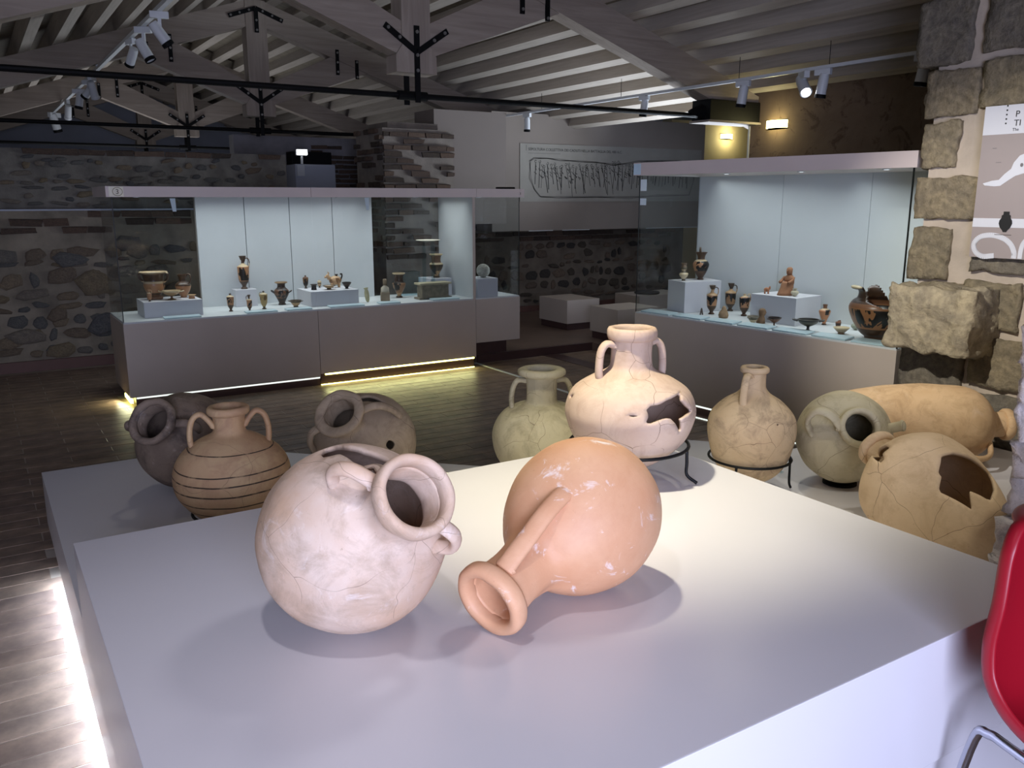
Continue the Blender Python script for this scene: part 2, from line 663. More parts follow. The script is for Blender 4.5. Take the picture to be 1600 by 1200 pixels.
# raised floor beyond the cases
rf = MB()
rf.box(4.12, 13.0, 7.25, 10.6, -0.004, 0.085).box(5.55, 13.0, 5.30, 7.25, -0.004, 0.085)
tag(rf.build('floor_step', plain('brown_floor_paving', '#6b574c', 0.5, var=0.1, vscale=3)), 'low raised floor beyond the show cases', kind='structure')
tag(MB().box(4.10, 4.125, 5.4, 7.24, -0.003, 0.006).build('trim_1', M['whitemetal']), 'thin pale metal strip set in the floor by the case corner', kind='structure')
tag(MB().box(4.92, 5.10, 5.45, 7.25, -0.003, 0.004).box(4.13, 13, 7.22, 7.249, -0.003, 0.083).build('trim_2', M['plinth']), 'dark wooden threshold strip and step riser in the floor', kind='structure')

# ------------------------------------------------------------------ rough masonry
stone_meshes = []
for s in range(12):
    n = 9
    ph = random.uniform(0, 6)
    rad = [random.uniform(0.72, 1.14) for _ in range(n)]
    vs, fs = [], []
    for lv, (sc, dep) in enumerate(((1.0, 0.35), (0.97, -0.55), (0.74, -0.92))):
        for i in range(n):
            a = 2 * pi * i / n + ph * 0.1
            ca, sa = cos(a), sin(a)
            q = (abs(ca) ** 2.8 + abs(sa) ** 2.8) ** (-1 / 2.8)
            vs.append((0.5 * ca * q * rad[i] * sc, dep + random.uniform(-.12, .12), 0.5 * sa * q * rad[i] * sc))
    vs.append((0, -1.0 + random.uniform(-.1, .15), 0))
    for lv in range(2):
        for i in range(n):
            fs.append((lv * n + i, lv * n + (i + 1) % n, (lv + 1) * n + (i + 1) % n, (lv + 1) * n + i))
    for i in range(n):
        fs.append((2 * n + i, 2 * n + (i + 1) % n, 3 * n))
    stone_meshes.append((vs, fs))


def protos(mat):
    out = []
    for vs, fs in stone_meshes:
        o = mesh_obj('stone', vs, fs, mat, None, True)
        out.append(o.data)
        bpy.data.objects.remove(o)
    return out


def rubble(parent, me_list, x0, x1, z0, z1, y, wmin, wmax, hmin, hmax, density, depth=0.03, name='stone', rotz=0, skip=None, limit=300):
    """stones bedded in a wall face looking to -Y at depth y (in the parent's frame); returns count"""
    n = 0
    z = z0
    while z < z1:
        h = random.uniform(hmin, hmax)
        if z + h > z1 + 0.02:
            break
        x = x0 + random.uniform(-0.1, 0.05)
        while x < x1:
            w = random.uniform(wmin, wmax)
            hh = h * random.uniform(0.7, 1.05)
            if random.random() < density and n < limit and x + w < x1 + 0.03 and not (skip and skip(x + w / 2, z + hh / 2)):
                o = bpy.data.objects.new(name, random.choice(me_list))
                COL.objects.link(o)
                o.parent = parent
                o.location = (x + w / 2, y, z + h / 2 + random.uniform(-0.03, 0.03))
                o.scale = (w * 0.93, depth * random.uniform(0.7, 1.2), hh * 0.93)
                o.rotation_euler = (0, random.uniform(-0.16, 0.16), 0)
                n += 1
            x += w + random.uniform(0.004, 0.03)
        z += h + random.uniform(0.002, 0.015)
    return n


def brick_mesh(mat):
    out = []
    for s in range(6):
        vs = []
        for x in (-.5, .5):
            for yv in (-.5, .5):
                for z in (-.5, .5):
                    vs.append((x + random.uniform(-.05, .05), yv + random.uniform(-.08, .08), z + random.uniform(-.12, .12)))
        m = MB().add(vs, [(0, 1, 3, 2), (4, 6, 7, 5), (0, 4, 5, 1), (2, 3, 7, 6), (0, 2, 6, 4), (1, 5, 7, 3)])
        o = m.build('brick', mat)
        out.append(o.data)
        bpy.data.objects.remove(o)
    return out


def bricks(parent, me_list, x0, x1, z0, z1, y, w, h, gap, density, axis='X', depth=0.05, skip=None):
    z = z0
    r = 0
    while z + h <= z1 + 0.001:
        x = x0 - (r % 2) * w * 0.5
        while x < x1:
            ww = w * random.uniform(0.75, 1.15)
            a, b = max(x, x0), min(x + ww, x1)
            if b - a > w * 0.25 and random.random() < density and not (skip and skip((a + b) / 2, z)):
                o = bpy.data.objects.new('brick', random.choice(me_list))
                COL.objects.link(o)
                o.parent = parent
                if axis == 'X':
                    o.location = ((a + b) / 2, y, z + h / 2)
                    o.scale = (b - a, depth, h * random.uniform(.8, 1))
                else:
                    o.location = (y, (a + b) / 2, z + h / 2)
                    o.scale = (depth, b - a, h * random.uniform(.8, 1))
                o.rotation_euler = (0, random.uniform(-.03, .03) if axis == 'X' else 0, 0)
            x += ww + gap
        z += h + gap
        r += 1


RUB, RUBD, BRK = protos(M['rubble']), protos(M['rubble_dark']), brick_mesh(M['brick'])

# back wall, left: rubble below a ledge, thin courses above
wb = tag(MB().box(-1.6, 3.42, 9.12, 9.7, 0, 1.50).build('wall_back', M['mortar']), 'rubble stone wall across the back of the hall', kind='structure')
MB().box(-1.6, 2.93, 9.20, 9.7, 1.50, 2.05).build('upper_courses', M['upper_mortar'], wb)
MB().box(-1.6, 3.42, 9.08, 9.22, 1.488, 1.503).build('ledge', M['pale_plaster'], wb)
_c = rubble(wb, RUB, -0.25, 1.95, 0.14, 1.22, 9.12, 0.08, 0.32, 0.06, 0.19, 0.95, 0.02, limit=170)
bricks(wb, BRK, -0.25, 1.9, 1.28, 1.485, 9.115, 0.25, 0.06, 0.012, 0.55)
rubble(wb, RUB, -0.25, 2.9, 1.53, 2.0, 9.20, 0.06, 0.20, 0.035, 0.08, 0.6, 0.016, limit=110)
bricks(wb, BRK, -0.25, 2.9, 2.0, 2.06, 9.195, 0.24, 0.05, 0.012, 0.9)
for (sx, sz, w, h) in ((0.78, 1.03, .30, .17), (0.95, 0.80, .33, .26), (1.02, 0.40, .34, .24), (0.62, 0.52, .20, .15), (0.33, .33, .34, .15), (0.05, 1.02, .28, .13), (1.30, 1.18, .26, .16), (0.60, .18, .28, .15)):
    o = bpy.data.objects.new('stone', random.choice(RUB))
    COL.objects.link(o)
    o.parent = wb
    o.location = (sx, 9.12, sz)
    o.scale = (w, 0.034, h)
tag(MB().box(-1.6, 0.86, 9.085, 9.12, 0, 0.10).box(0.86, 3.42, 9.085, 9.12, 0, .1).build('baseboard_back', M['skirting']), 'red-brown skirting along the foot of the rubble wall', kind='structure')

# niche between the wall and the brick pillar
wn = tag(MB().box(2.80, 4.6, 10.75, 10.95, 0, 2.35).build('wall_niche', plain('dark_brick_ground', '#7d7a7c', 0.9, var=0.1)), 'thin brick wall at the back of the niche', kind='structure')
bricks(wn, BRK, 3.75, 4.45, 1.62, 2.3, 10.745, 0.24, 0.045, 0.014, 0.95)
tag(MB().box(3.36, 3.86, 10.2, 10.7, 0, 2.0, bev=0.02).build('wall_niche_block', M['pale_plaster']), 'grey plastered block in the niche under a black steel shoe', kind='structure')
ns = empty('steel_shoe', (3.62, 10.42, 2.0))
tag(ns, 'black steel beam shoe resting on the grey plastered block in the niche', 'beam shoe')
MB().box(-0.26, 0.24, -0.1, 0.1, 0.0, 0.15, bev=0.008).build('shoe_box', M['black'], ns)
MB().box(-0.2, -0.12, -0.12, -0.1, 0.05, 0.10).build('side_plate', M['black'], ns)
nf = empty('floodlight', (3.44, 10.18, 2.0))
tag(nf, 'glaring white floodlight in the niche beside the brick pillar', 'floodlight')
MB().box(-0.07, 0.07, -0.01, 0.03, 0.10, 0.17, bev=0.006).build('housing', M['whitemetal'], nf)
MB().box(-0.06, 0.06, -0.016, -0.011, 0.107, 0.163).build('lens', M['lamp'], nf)
MB().box(-0.012, 0.012, 0.0, 0.02, 0.0, 0.105).build('bracket', M['whitemetal'], nf)
tag(MB().box(3.37, 3.46, 10.16, 10.195, 1.86, 1.985, bev=0.005).build('junction_box', M['whitemetal']), 'small pale junction box fixed on the grey plastered block', 'junction box')

# brick pillar
pl = tag(MB().box(3.80, 4.64, 8.63, 9.36, 0, 2.33).box(3.9, 4.5, 8.72, 9.3, 2.33, 2.40).build('pillar', M['pillar_mortar']), 'old brick pillar behind the long show case', kind='structure')
bricks(pl, BRK, 3.80, 4.64, 0.95, 2.34, 8.62, 0.22, 0.052, 0.016, 0.78, 'X', 0.05, skip=lambda x, z: x > 4.2 and 1.5 < z < 2.2 and x < 4.5 and random.random() < .55)
bricks(pl, BRK, 8.63, 9.36, 0.95, 2.34, 3.79, 0.16, 0.052, 0.018, 0.6, 'Y', 0.05)

# painted board wall carrying the excavation drawing, over a low rubble wall
wm = tag(MB().box(5.57, 9.16, 9.35, 9.74, 1.19, 2.645).build('wall_board', M['plaster']), 'grey board wall with the large excavation drawing', kind='structure')
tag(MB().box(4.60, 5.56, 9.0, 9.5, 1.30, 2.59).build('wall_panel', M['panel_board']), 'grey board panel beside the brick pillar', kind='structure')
wr = tag(MB().box(4.66, 9.2, 9.76, 10.1, 0.085, 1.19).build('wall_low', M['low_mortar']), 'low dark rubble wall under the board wall', kind='structure')
rubble(wr, RUBD, 5.0, 9.0, 0.2, 1.02, 9.76, 0.07, 0.25, 0.06, 0.16, 0.75, 0.022, limit=210)
bricks(wr, BRK, 5.0, 9.0, 1.04, 1.17, 9.755, 0.26, 0.055, 0.01, 0.95)
tag(MB().box(4.66, 9.2, 9.72, 9.76, 0.085, 0.16).build('baseboard_low', M['skirting']), 'red-brown skirting along the low rubble wall', kind='structure')
for i, (a, b) in enumerate(((6.12, 6.5), (6.65, 7.1), (8.1, 9.1))):
    tag(MB().box(a, b, 9.345, 9.349, 1.185, 1.192).build('trim_%d' % (3 + i), M['whitemetal']), 'thin pale metal edge under the board wall', kind='structure')

# drawing printed on the board wall
dr = empty('excavation_drawing', (5.98, 9.345, 1.56))
tag(dr, 'large printed sheet with line drawing of a mass grave on the grey board wall', 'wall print')
MB().box(0, 3.12, -0.004, 0.003, 0, 0.72).build('sheet', plain('grey_print_sheet', '#938f86', 0.8, var=0.03), dr)
inkm = plain('dark_print_ink', '#4a4844', 0.8)
ink2 = plain('soft_print_ink', '#77736c', 0.8)


def stroke(mb, pts, w, y=-0.0055):
    for (x0, z0), (x1, z1) in zip(pts[:-1], pts[1:]):
        dx, dz = x1 - x0, z1 - z0
        L = math.hypot(dx, dz) or 1
        nx, nz = -dz / L * w / 2, dx / L * w / 2
        n = len(mb.v)
        mb.v += [(x0 + nx, y, z0 + nz), (x0 - nx, y, z0 - nz), (x1 - nx, y, z1 - nz), (x1 + nx, y, z1 + nz)]
        mb.f.append((n, n + 1, n + 2, n + 3))


mb = MB()
outl = [(0.14, 0.50), (0.20, 0.545), (0.42, 0.55), (0.62, 0.53), (0.9, 0.52), (1.2, 0.50), (1.5, 0.49), (1.75, 0.50), (1.95, 0.54), (2.3, 0.555), (2.7, 0.56), (2.95, 0.52), (2.98, 0.3), (2.9, 0.09), (2.3, 0.075), (1.8, 0.05), (1.2, 0.06), (0.6, 0.05), (0.3, 0.06), (0.2, 0.16), (0.15, 0.3), (0.14, 0.50)]
for k in range(3):
    stroke(mb, [(px + random.uniform(-.02, .02), pz + random.uniform(-.015, .015)) for px, pz in outl], 0.010)
o = mb.build('pit_outline', ink2, dr)
mb = MB()
for i in range(58):
    bx = 0.24 + i * 0.046 + random.uniform(-.015, .015)
    tz = 0.46 + random.uniform(-.03, .04) - 0.03 * sin(bx * 2)
    ln = random.uniform(0.2, 0.36)
    sk = random.uniform(-.03, .10) * (1 if bx < 1.5 else -0.6)
    stroke(mb, [(bx, tz), (bx + sk * .4, tz - ln * .35), (bx + sk, tz - ln)], random.uniform(.006, .013))
    for q in range(3):
        zz = tz - random.uniform(0, ln * .5)
        stroke(mb, [(bx + random.uniform(-.03, 0), zz), (bx + random.uniform(0, .03), zz - random.uniform(.01, .05))], .009)
    a0 = random.uniform(0, 6)
    stroke(mb, [(bx + .017 * cos(a0 + t), tz + .02 + .017 * sin(a0 + t)) for t in (0, 1.3, 2.6, 3.9, 5.2)], .007)
o = mb.build('skeleton_lines', inkm, dr)
o['kind'] = 'stuff'


def text(name, body, size, loc, rot, mat, parent=None, ext=0.0006, align='LEFT'):
    c = bpy.data.curves.new(name, 'FONT')
    c.body = body
    c.size = size
    c.extrude = ext
    c.align_x = align
    c.materials.append(mat)
    o = bpy.data.objects.new(name, c)
    o.location = loc
    o.rotation_euler = rot
    COL.objects.link(o)
    bpy.context.view_layer.update()
    me = bpy.data.meshes.new_from_object(o.evaluated_get(bpy.context.evaluated_depsgraph_get()))
    bpy.data.objects.remove(o)
    bpy.data.curves.remove(c)
    me.name = name
    o = bpy.data.objects.new(name, me)
    if len(body) > 1:
        o['kind'] = 'stuff'
    o.location = loc
    o.rotation_euler = rot
    COL.objects.link(o)
    if parent is not None:
        o.parent = parent
    return o


text('lettering', 'SEPOLTURA COLLETTIVA DEI CADUTI NELLA BATTAGLIA DEL 480 A.C.', 0.048, (0.12, -0.006, 0.635), (pi / 2, 0, 0), inkm, dr)
MB().box(0.12, 0.62, -0.0055, -0.005, 0.60, 0.606).build('caption_line', ink2, dr)
MB().box(0.09, 0.094, -0.0055, -0.005, 0.63, 0.70).build('title_rule', inkm, dr)

# side room seen past the end of the right-hand wall
tag(MB().box(9.10, 13.0, 10.0, 10.2, 0, 2.76).build('wall_cream', M['yellow_plaster']), 'cream wall of the side room lit by a sconce', kind='structure')
tag(MB().box(6.0, 13.2, 11.2, 11.4, 0, 3.6).build('wall_side_room', M['pale_plaster']), 'pale wall at the back of the side room', kind='structure')
tag(MB().box(13.0, 13.2, 5.9, 11.3, 0, 3.6).build('wall_side_room_end', M['pale_plaster']), 'pale end wall of the side room', kind='structure')
tag(MB().box(6.75, 13.2, 5.9, 11.4, 3.4, 3.6).build('ceiling_side_room', M['pale_plaster']), 'flat pale ceiling of the side room', kind='structure')
tag(MB().box(7.0, 13.2, 5.9, 6.1, 0, 3.6).build('wall_side_room_front', M['pale_plaster']), 'front wall of the side room', kind='structure')

# right-hand wall
wx = tag(MB().box(6.60, 7.02, -2.6, 6.12, 0, 2.72).build('wall_right', M['brown_plaster']), 'brown patchy plaster wall behind the tall show case', kind='structure')
MB().box(6.59, 6.63, 6.12, 6.14, 0, 2.5).build('corner_bead', M['whitemetal'], wx)
tag(MB().box(-1.6, -1.4, -2.6, 20, 0, 2.1).build('wall_left', M['mortar']), 'stone wall on the far side of the hall', kind='structure')
tag(MB().box(-1.6, -1.5, -2.8, -2.6, 0, 4.2).box(1.2, 7.0, -2.8, -2.6, 0, 4.2).box(-1.5, 1.2, -2.8, -2.6, 2.7, 4.2).build('wall_front', M['plaster']), 'entrance wall with a wide doorway', kind='structure')
tag(MB().box(-1.6, 13, 19.5, 19.7, 0, 4.2).build('wall_gable', M['pale_plaster']), 'pale gable wall at the end of the roof', kind='structure')

# ------------------------------------------------------------------ roof: boards, purlins, trusses
RX, RZ, SL = 2.95, 3.493, 0.33
RD = 0.27


def zl(x):
    return RZ - SL * abs(x - RX)


PH, PW = 0.15, 0.105
cl = MB()
for s in (-1, 1):
    xo = RX + s * 4.15
    zt0, zt1 = RZ + RD + PH, RZ - SL * 4.15 + RD + PH
    cl.prism([(RX, zt0), (xo, zt1), (xo, zt1 + 0.05), (RX, zt0 + 0.05)], -2.7, 19.6)
ceiling = tag(cl.build('ceiling', M['board']), 'pitched timber roof over the hall', kind='structure')
for s in (-1, 1):
    pr = MB().box(-PW / 2, PW / 2, -2.6, 19.5, 0, PH + 0.01)
    p0 = None
    for i in range(13):
        dx = 0.17 + i * 0.305
        if p0 is None:
            o = p0 = pr.build('purlin', M['purlin'], ceiling)
        else:
            o = p0.copy()
            COL.objects.link(o)
        o.location = (RX + s * dx, 0, RZ - SL * dx + RD)
        o.rotation_euler = (0, s * math.atan(SL), 0)


def plate(parent, p0, p1, y, w, name='strap', bolts=(0.12, 0.5, 0.88)):
    """flat steel strap in the plane y between two points (x, z), with bolt heads"""
    (x0, z0), (x1, z1) = p0, p1
    dx, dz = x1 - x0, z1 - z0
    L = math.hypot(dx, dz)
    nx, nz = -dz / L * w / 2, dx / L * w / 2
    o = MB().prism([(x0 + nx, z0 + nz), (x0 - nx, z0 - nz), (x1 - nx, z1 - nz), (x1 + nx, z1 + nz)], y - 0.006, y + 0.006).build(name, M['black'], parent)
    for t in bolts:
        MB().cyl((x0 + dx * t, y - 0.014, z0 + dz * t), (x0 + dx * t, y - 0.006, z0 + dz * t), 0.013, 8).build('bolt', M['bolt'], o)
    return o


tr = empty('roof_truss', (RX, 6.12, 0))
for s in (-1, 1):
    e = 3.75
    MB().prism([(0, RZ), (s * e, RZ - SL * e), (s * e, RZ - SL * e + RD), (0, RZ + RD)], -0.085, 0.085).build('rafter', M['wood'], tr)
    MB().prism([(s * 0.10, 2.62), (s * 0.10, 2.86), (s * 0.92, 3.245), (s * 1.30, RZ - SL * 1.30 + 0.0)], -0.075, 0.075).build('strut', M['wood'], tr)
MB().prism([(-.165, 2.51), (.165, 2.51), (.165, 2.63), (.115, 2.70), (.115, 3.74), (-.115, 3.74), (-.115, 2.70), (-.165, 2.63)], -0.09, 0.09).build('king_post', M['wood_v'], tr)
MB().tube([(-3.7, 0, 2.357), (2.95, 0, 2.357)], 0.021, 10).build('tie_rod', M['black'], tr)
MB().cyl((-.12, 0, 2.357), (.12, 0, 2.357), 0.034, 12).build('rod_sleeve', M['black'], tr)
plate(tr, (0, 2.30), (0, 2.84), -0.096, 0.042, bolts=(0.42, 0.62, 0.92))
plate(tr, (0, 2.30), (0, 2.56), 0.096, 0.042, bolts=())
for s in (-1, 1):
    plate(tr, (0, 2.655), (s * 0.255, 2.825), -0.0975, 0.042, bolts=(0.55, 0.9))
    plate(tr, (s * 0.0, 3.655), (s * 0.30, 3.655 - .30 * .36), -0.092, 0.045, bolts=(0.25, 0.6, 0.92))
    plate(tr, (s * 0.93, 3.02), (s * 0.93, 3.30), -0.089, 0.04)
    plate(tr, (s * 1.17, 2.99), (s * 1.17, 3.20), -0.089, 0.04, bolts=(0.1, 0.9))
plate(tr, (0, 3.40), (0, 3.655), -0.097, 0.045, bolts=(0.1, 0.5))
MB().box(2.98, 3.64, -0.12, 0.12, 2.315, 2.50, bev=0.006).build('shoe_box', M['black'], tr)
MB().tube([(2.84, 0, 2.375), (2.99, 0, 2.39)], [0.03, 0.075], 8).build('rod_socket', M['black'], tr)
MB().box(2.96, 3.65, -0.13, 0.13, 2.295, 2.315).build('shoe_plate', M['plaster'], tr)
tlab = ['limed timber roof truss nearest the viewer, its black steel shoe over the tall case',
        'second limed timber roof truss, the next one behind the nearest',
        'third limed timber roof truss, over the back rubble wall',
        'farthest limed timber roof truss, before the pale gable']
for i, yy in enumerate((6.12, 10.13, 13.97, 17.5)):
    o = tr if i == 0 else copy_tree(tr)
    o.location = (RX, yy, 0)
    tag(o, tlab[i], 'roof truss', 'roof trusses over the hall')

# ------------------------------------------------------------------ ceiling rails with spotlights
rl = empty('lighting_track', (1.3, 0, 0))
tag(rl, 'long pale lighting track under the left slope of the roof', 'lighting track')
MB().box(-0.018, 0.018, 1.2, 15.4, 2.885, 2.915).build('rail', M['whitemetal'], rl)
rr = empty('lighting_track', (5.6, 0, 0))
tag(rr, 'long pale lighting track running above the tall show case', 'lighting track')
MB().box(-0.014, 0.014, 2.6, 10.2, 2.555, 2.58).build('rail', M['whitemetal'], rr)
for yy in (4.45, 5.35, 6.9, 8.3):
    MB().cyl((0, yy, 2.57), (0, yy, 2.75), 0.0025, 8).build('hanger', M['iron'], rr)
for yy in (6.12, 10.13, 13.97):
    MB().cyl((0, yy, 2.91), (0, yy, 2.96), 0.01, 8).build('hanger', M['whitemetal'], rl)


def spotlight(loc, tilt, rotz, label, lens, drop=0.06, s=1.0):
    r = empty('track_spotlight', loc, rotz)
    tag(r, label, 'spotlight')
    MB().box(-0.022 * s, 0.022 * s, -0.07 * s, 0.07 * s, -0.05 * s, 0.0, bev=0.004).build('adapter', M['whitemetal'], r)
    MB().box(-0.008, 0.008, -0.012, 0.012, -drop - 0.05, -0.04).build('bracket', M['whitemetal'], r)
    mt = Matrix.Translation((0, 0, -drop - 0.07)) @ Matrix.Rotation(tilt, 4, 'X')
    h = MB().lathe([(0.001, 0.10 * s), (0.036 * s, 0.095 * s), (0.042 * s, 0.06 * s), (0.044 * s, -0.09 * s), (0.036 * s, -0.09 * s), (0.033 * s, -0.07 * s), (0.001, -0.07 * s)], 20, mat4=mt).build('lamp_head', M['whitemetal'], r, auto=40)
    MB().lathe([(0.001, -0.075 * s), (0.034 * s, -0.075 * s)], 16, mat4=mt).build('lens', lens, h)
    MB().lathe([(0.045 * s, -0.07 * s), (0.047 * s, -0.075 * s), (0.047 * s, -0.10 * s), (0.040 * s, -0.10 * s), (0.040 * s, -0.07 * s)], 20, True, mat4=mt).build('shade_ring', M['black'] if lens is not M['lamp'] else M['whitemetal'], h)
    return r


LD = M['glass_edge']
spotlight((1.3, 8.0, 2.885), 0.75, 0.3, 'white cylinder spotlight with a black ring hanging from the near end of the track', LD, 0.07, .85)
spotlight((1.3, 7.4, 2.885), -0.5, 1.0, 'white spotlight second on the track beside the black-ringed one', LD, 0.10, .9)
spotlight((1.3, 6.75, 2.885), -0.6, 1.4, 'white spotlight cut by the top of the picture', LD, 0.08, .9)
spotlight((1.3, 10.6, 2.885), 0.5, -0.5, 'lit spotlight shining at the middle of the track between the first two trusses', M['lamp'], 0.07, .95)
spotlight((1.3, 10.95, 2.885), 0.8, 0.8, 'unlit spotlight tight beside the shining one in the cluster on the track', LD, 0.05, .95)
spotlight((1.3, 11.9, 2.885), 0.2, 1.4, 'pale spotlight hanging alone behind the cluster on the track', LD, 0.06, 1.0)
spotlight((1.3, 13.3, 2.885), 0.6, 0.1, 'lit spotlight over the second tie rod towards the end of the track', M['lamp'], 0.08, 1.0)
spotlight((1.3, 15.3, 2.885), 0.3, -0.9, 'last pale spotlight at the far end, just above the rubble wall', LD, 0.08, 1.4)
spotlight((5.6, 5.3, 2.555), 0.15, 0.2, 'small spotlight on the right track next to the glowing wall sconce', M['lampdim'], 0.05, .9)
spotlight((5.6, 4.68, 2.555), 0.9, 2.6, 'glaring spotlight on the right track, the brightest lamp there', M['lamp'], 0.03, 1.0)
spotlight((5.6, 4.5, 2.555), 0.15, 0.2, 'small spotlight on the right track beside the glaring one', M['lampdim'], 0.05, .9)
spotlight((5.6, 3.68, 2.555), 0.15, 0.2, 'small spotlight on the right track against the tufa pier', M['lampdim'], 0.05, .9)
spotlight((5.6, 6.55, 2.555), 0.15, 0.2, 'small spotlight on the right track above the black steel shoe', M['lampdim'], 0.04, .8)
spotlight((5.6, 8.6, 2.555), 0.0, 0.2, 'tiny white spotlight on the right track over the excavation drawing', LD, 0.05, .8)

# wall sconces
def sconce(loc, rotz, label, power):
    r = empty('wall_sconce', loc, rotz)
    tag(r, label, 'wall lamp')
    MB().box(-0.13, 0.13, 0.0, 0.012, -0.05, 0.05, bev=0.003).build('back_plate', M['whitemetal'], r)
    vs, fs = [], []
    for i in range(13):
        a = pi * i / 12
        x, yv = -0.12 * cos(a), -0.075 * sin(a)
        vs += [(x, yv, -0.035), (x, yv, 0.035)]
    for i in range(12):
        fs.append((2 * i, 2 * i + 2, 2 * i + 3, 2 * i + 1))
    o = mesh_obj('glass_shade', vs, fs, M['sconce'], r, True)
    l = bpy.data.lights.new('sconce_light', 'POINT')
    l.energy = power
    l.color = (1.0, 0.92, 0.52)
    l.shadow_soft_size = 0.05
    lo = bpy.data.objects.new('sconce_light', l)
    lo.location = (0, -0.10, 0)
    lo.parent = r
    COL.objects.link(lo)


sconce((6.60, 5.784, 2.285), pi / 2 * -1, 'half-round glowing wall sconce on the brown plaster wall', 3)
sconce((10.25, 10.0, 2.55), 0, 'wall sconce glowing on the cream wall of the side room', 9)

# ------------------------------------------------------------------ tufa pier with information board
pier = tag(MB().box(4.53, 5.0, 1.0, 2.885, 0, 3.3).build('wall_pier', M['pier_mortar']), 'tufa block pier beside the tall show case', kind='structure')


def rough_block(name, y0, y1, z0, z1, x0, x1, mat, parent, amp=0.012, cuts=5, seed=0, rnd=0.16):
    bm = bmesh.new()
    bmesh.ops.create_cube(bm, size=1)
    bmesh.ops.subdivide_edges(bm, edges=bm.edges[:], cuts=cuts, use_grid_fill=True)
    sx, sy, sz = x1 - x0, y1 - y0, z1 - z0
    for v in bm.verts:
        c = v.co.copy()
        m = [abs(c.x) * 2, abs(c.y) * 2, abs(c.z) * 2]
        for i in range(3):
            oth = sorted([m[j] for j in range(3) if j != i])[-1]
            pass
        ln = (m[0] ** 8 + m[1] ** 8 + m[2] ** 8) ** (1 / 8)
        k = (1 - rnd) + rnd * (1 / max(ln, .5))
        p = Vector((c.x * k * sx, c.y * k * sy, c.z * k * sz))
        q = Vector((p.x * 9 + seed, p.y * 9, p.z * 9 + seed * 2))
        nv = noise.noise_vector(q) + 0.5 * noise.noise_vector(q * 2.7)
        v.co = p + (nv + 0.35 * noise.noise_vector(q * 6.5)) * amp
    me = bpy.data.meshes.new(name)
    bm.to_mesh(me)
    bm.free()
    me.materials.append(mat)
    for p in me.polygons:
        p.use_smooth = True
    o = bpy.data.objects.new(name, me)
    o.location = ((x0 + x1) / 2, (y0 + y1) / 2, (z0 + z1) / 2)
    COL.objects.link(o)
    o.parent = parent
    return o


_blocks = [  # y_near, y_far, z0, z1
    (2.70, 3.00, 2.30, 2.63), (2.22, 2.63, 2.33, 2.70), (1.75, 2.15, 2.36, 2.72),
    (2.64, 2.93, 2.03, 2.265), (2.20, 2.615, 2.05, 2.29), (1.7, 2.17, 2.06, 2.30),
    (2.72, 2.92, 1.765, 2.0), (2.30, 2.52, 1.74, 2.02),
    (2.56, 2.925, 1.49, 1.71), (2.05, 2.52, 1.48, 1.70),
    (2.70, 2.93, 1.16, 1.44), (2.22, 2.58, 1.22, 1.40), (1.75, 2.2, 1.2, 1.42),
    (2.62, 2.92, 2.66, 3.0), (2.15, 2.58, 2.73, 3.05),
    (2.30, 2.60, 0.92, 1.17), (2.56, 2.93, 0.45, 0.78), (2.1, 2.52, 0.62, 0.88), (2.1, 2.5, 0.30, 0.58), (2.56, 2.9, .1, .42)]
for i, (a, b, c, d) in enumerate(_blocks):
    rough_block('stone', a, b, c, d, 4.497, 4.75, M['ashlar'], pier, 0.016, 11, i * 3.1, 0.10)
# the projecting block
rough_block('projecting_stone', 2.40, 2.87, 0.79, 1.14, 4.26, 4.66, M['block'], pier, 0.026, 18, 41, 0.08)

# information board on the pier
ib = empty('information_board', (4.455, 2.56, 1.30), -pi / 2)
tag(ib, 'grey and white information board with a map on the tufa pier', 'information board')
BW = 0.95
MB().box(0, BW, 0, 0.012, 0, 0.755).build('board', plain('board_grey_mauve', '#9c918f', 0.5, var=0.01), ib)
whitep = plain('print_white', '#d2d3da', 0.5, var=0.01)
MB().box(0, BW, -0.0012, 0, 0.615, 0.755).build('header_band', whitep, ib)
MB().box(0, BW, -0.0012, 0, 0.155, 0.20).build('white_band', whitep, ib)
ink = plain('print_black', '#17171a', 0.5)
text('lettering', 'P', 0.042, (0.155, -0.002, 0.695), (pi / 2, 0, 0), ink, ib)
text('lettering', 'TI', 0.042, (0.152, -0.002, 0.652), (pi / 2, 0, 0), ink, ib)
text('lettering', 'The', 0.02, (0.148, -0.002, 0.628), (pi / 2, 0, 0), ink, ib)
mb = MB()
for i in range(5):
    mb.box(0.108, 0.1155, -0.0018, 0, 0.747 - i * 0.021, 0.7545 - i * 0.021)
mb.build('dotted_line', ink, ib)


def flat(poly, y):
    n = len(poly)
    return [(px, y, pz) for px, pz in poly], [tuple(range(n))]


mp = [(0.03, 0.375), (0.075, 0.388), (0.11, 0.392), (0.135, 0.42), (0.165, 0.445), (0.175, 0.475), (0.20, 0.508), (0.26, 0.53), (0.36, 0.55), (0.52, 0.56), (0.70, 0.57), (0.8, 0.5), (0.74, 0.40), (0.55, 0.40), (0.40, 0.415), (0.26, 0.43), (0.19, 0.41), (0.16, 0.39), (0.12, 0.362), (0.09, 0.36), (0.04, 0.365)]
MB().add(*flat(mp, -0.0015)).build('map_shape', whitep, ib)
mb = MB()
mb.add(*flat([(0.215 + 0.008 * cos(t), 0.462 + 0.01 * sin(t)) for t in [k * pi / 4 for k in range(8)]], -0.0022))
mb.box(0.06, 0.08, -0.0016, 0, 0.547, 0.5495).box(0.085, 0.11, -0.0016, 0, 0.477, 0.479)
mb.build('map_marks', plain('print_grey', '#6d6a6c', .5), ib)
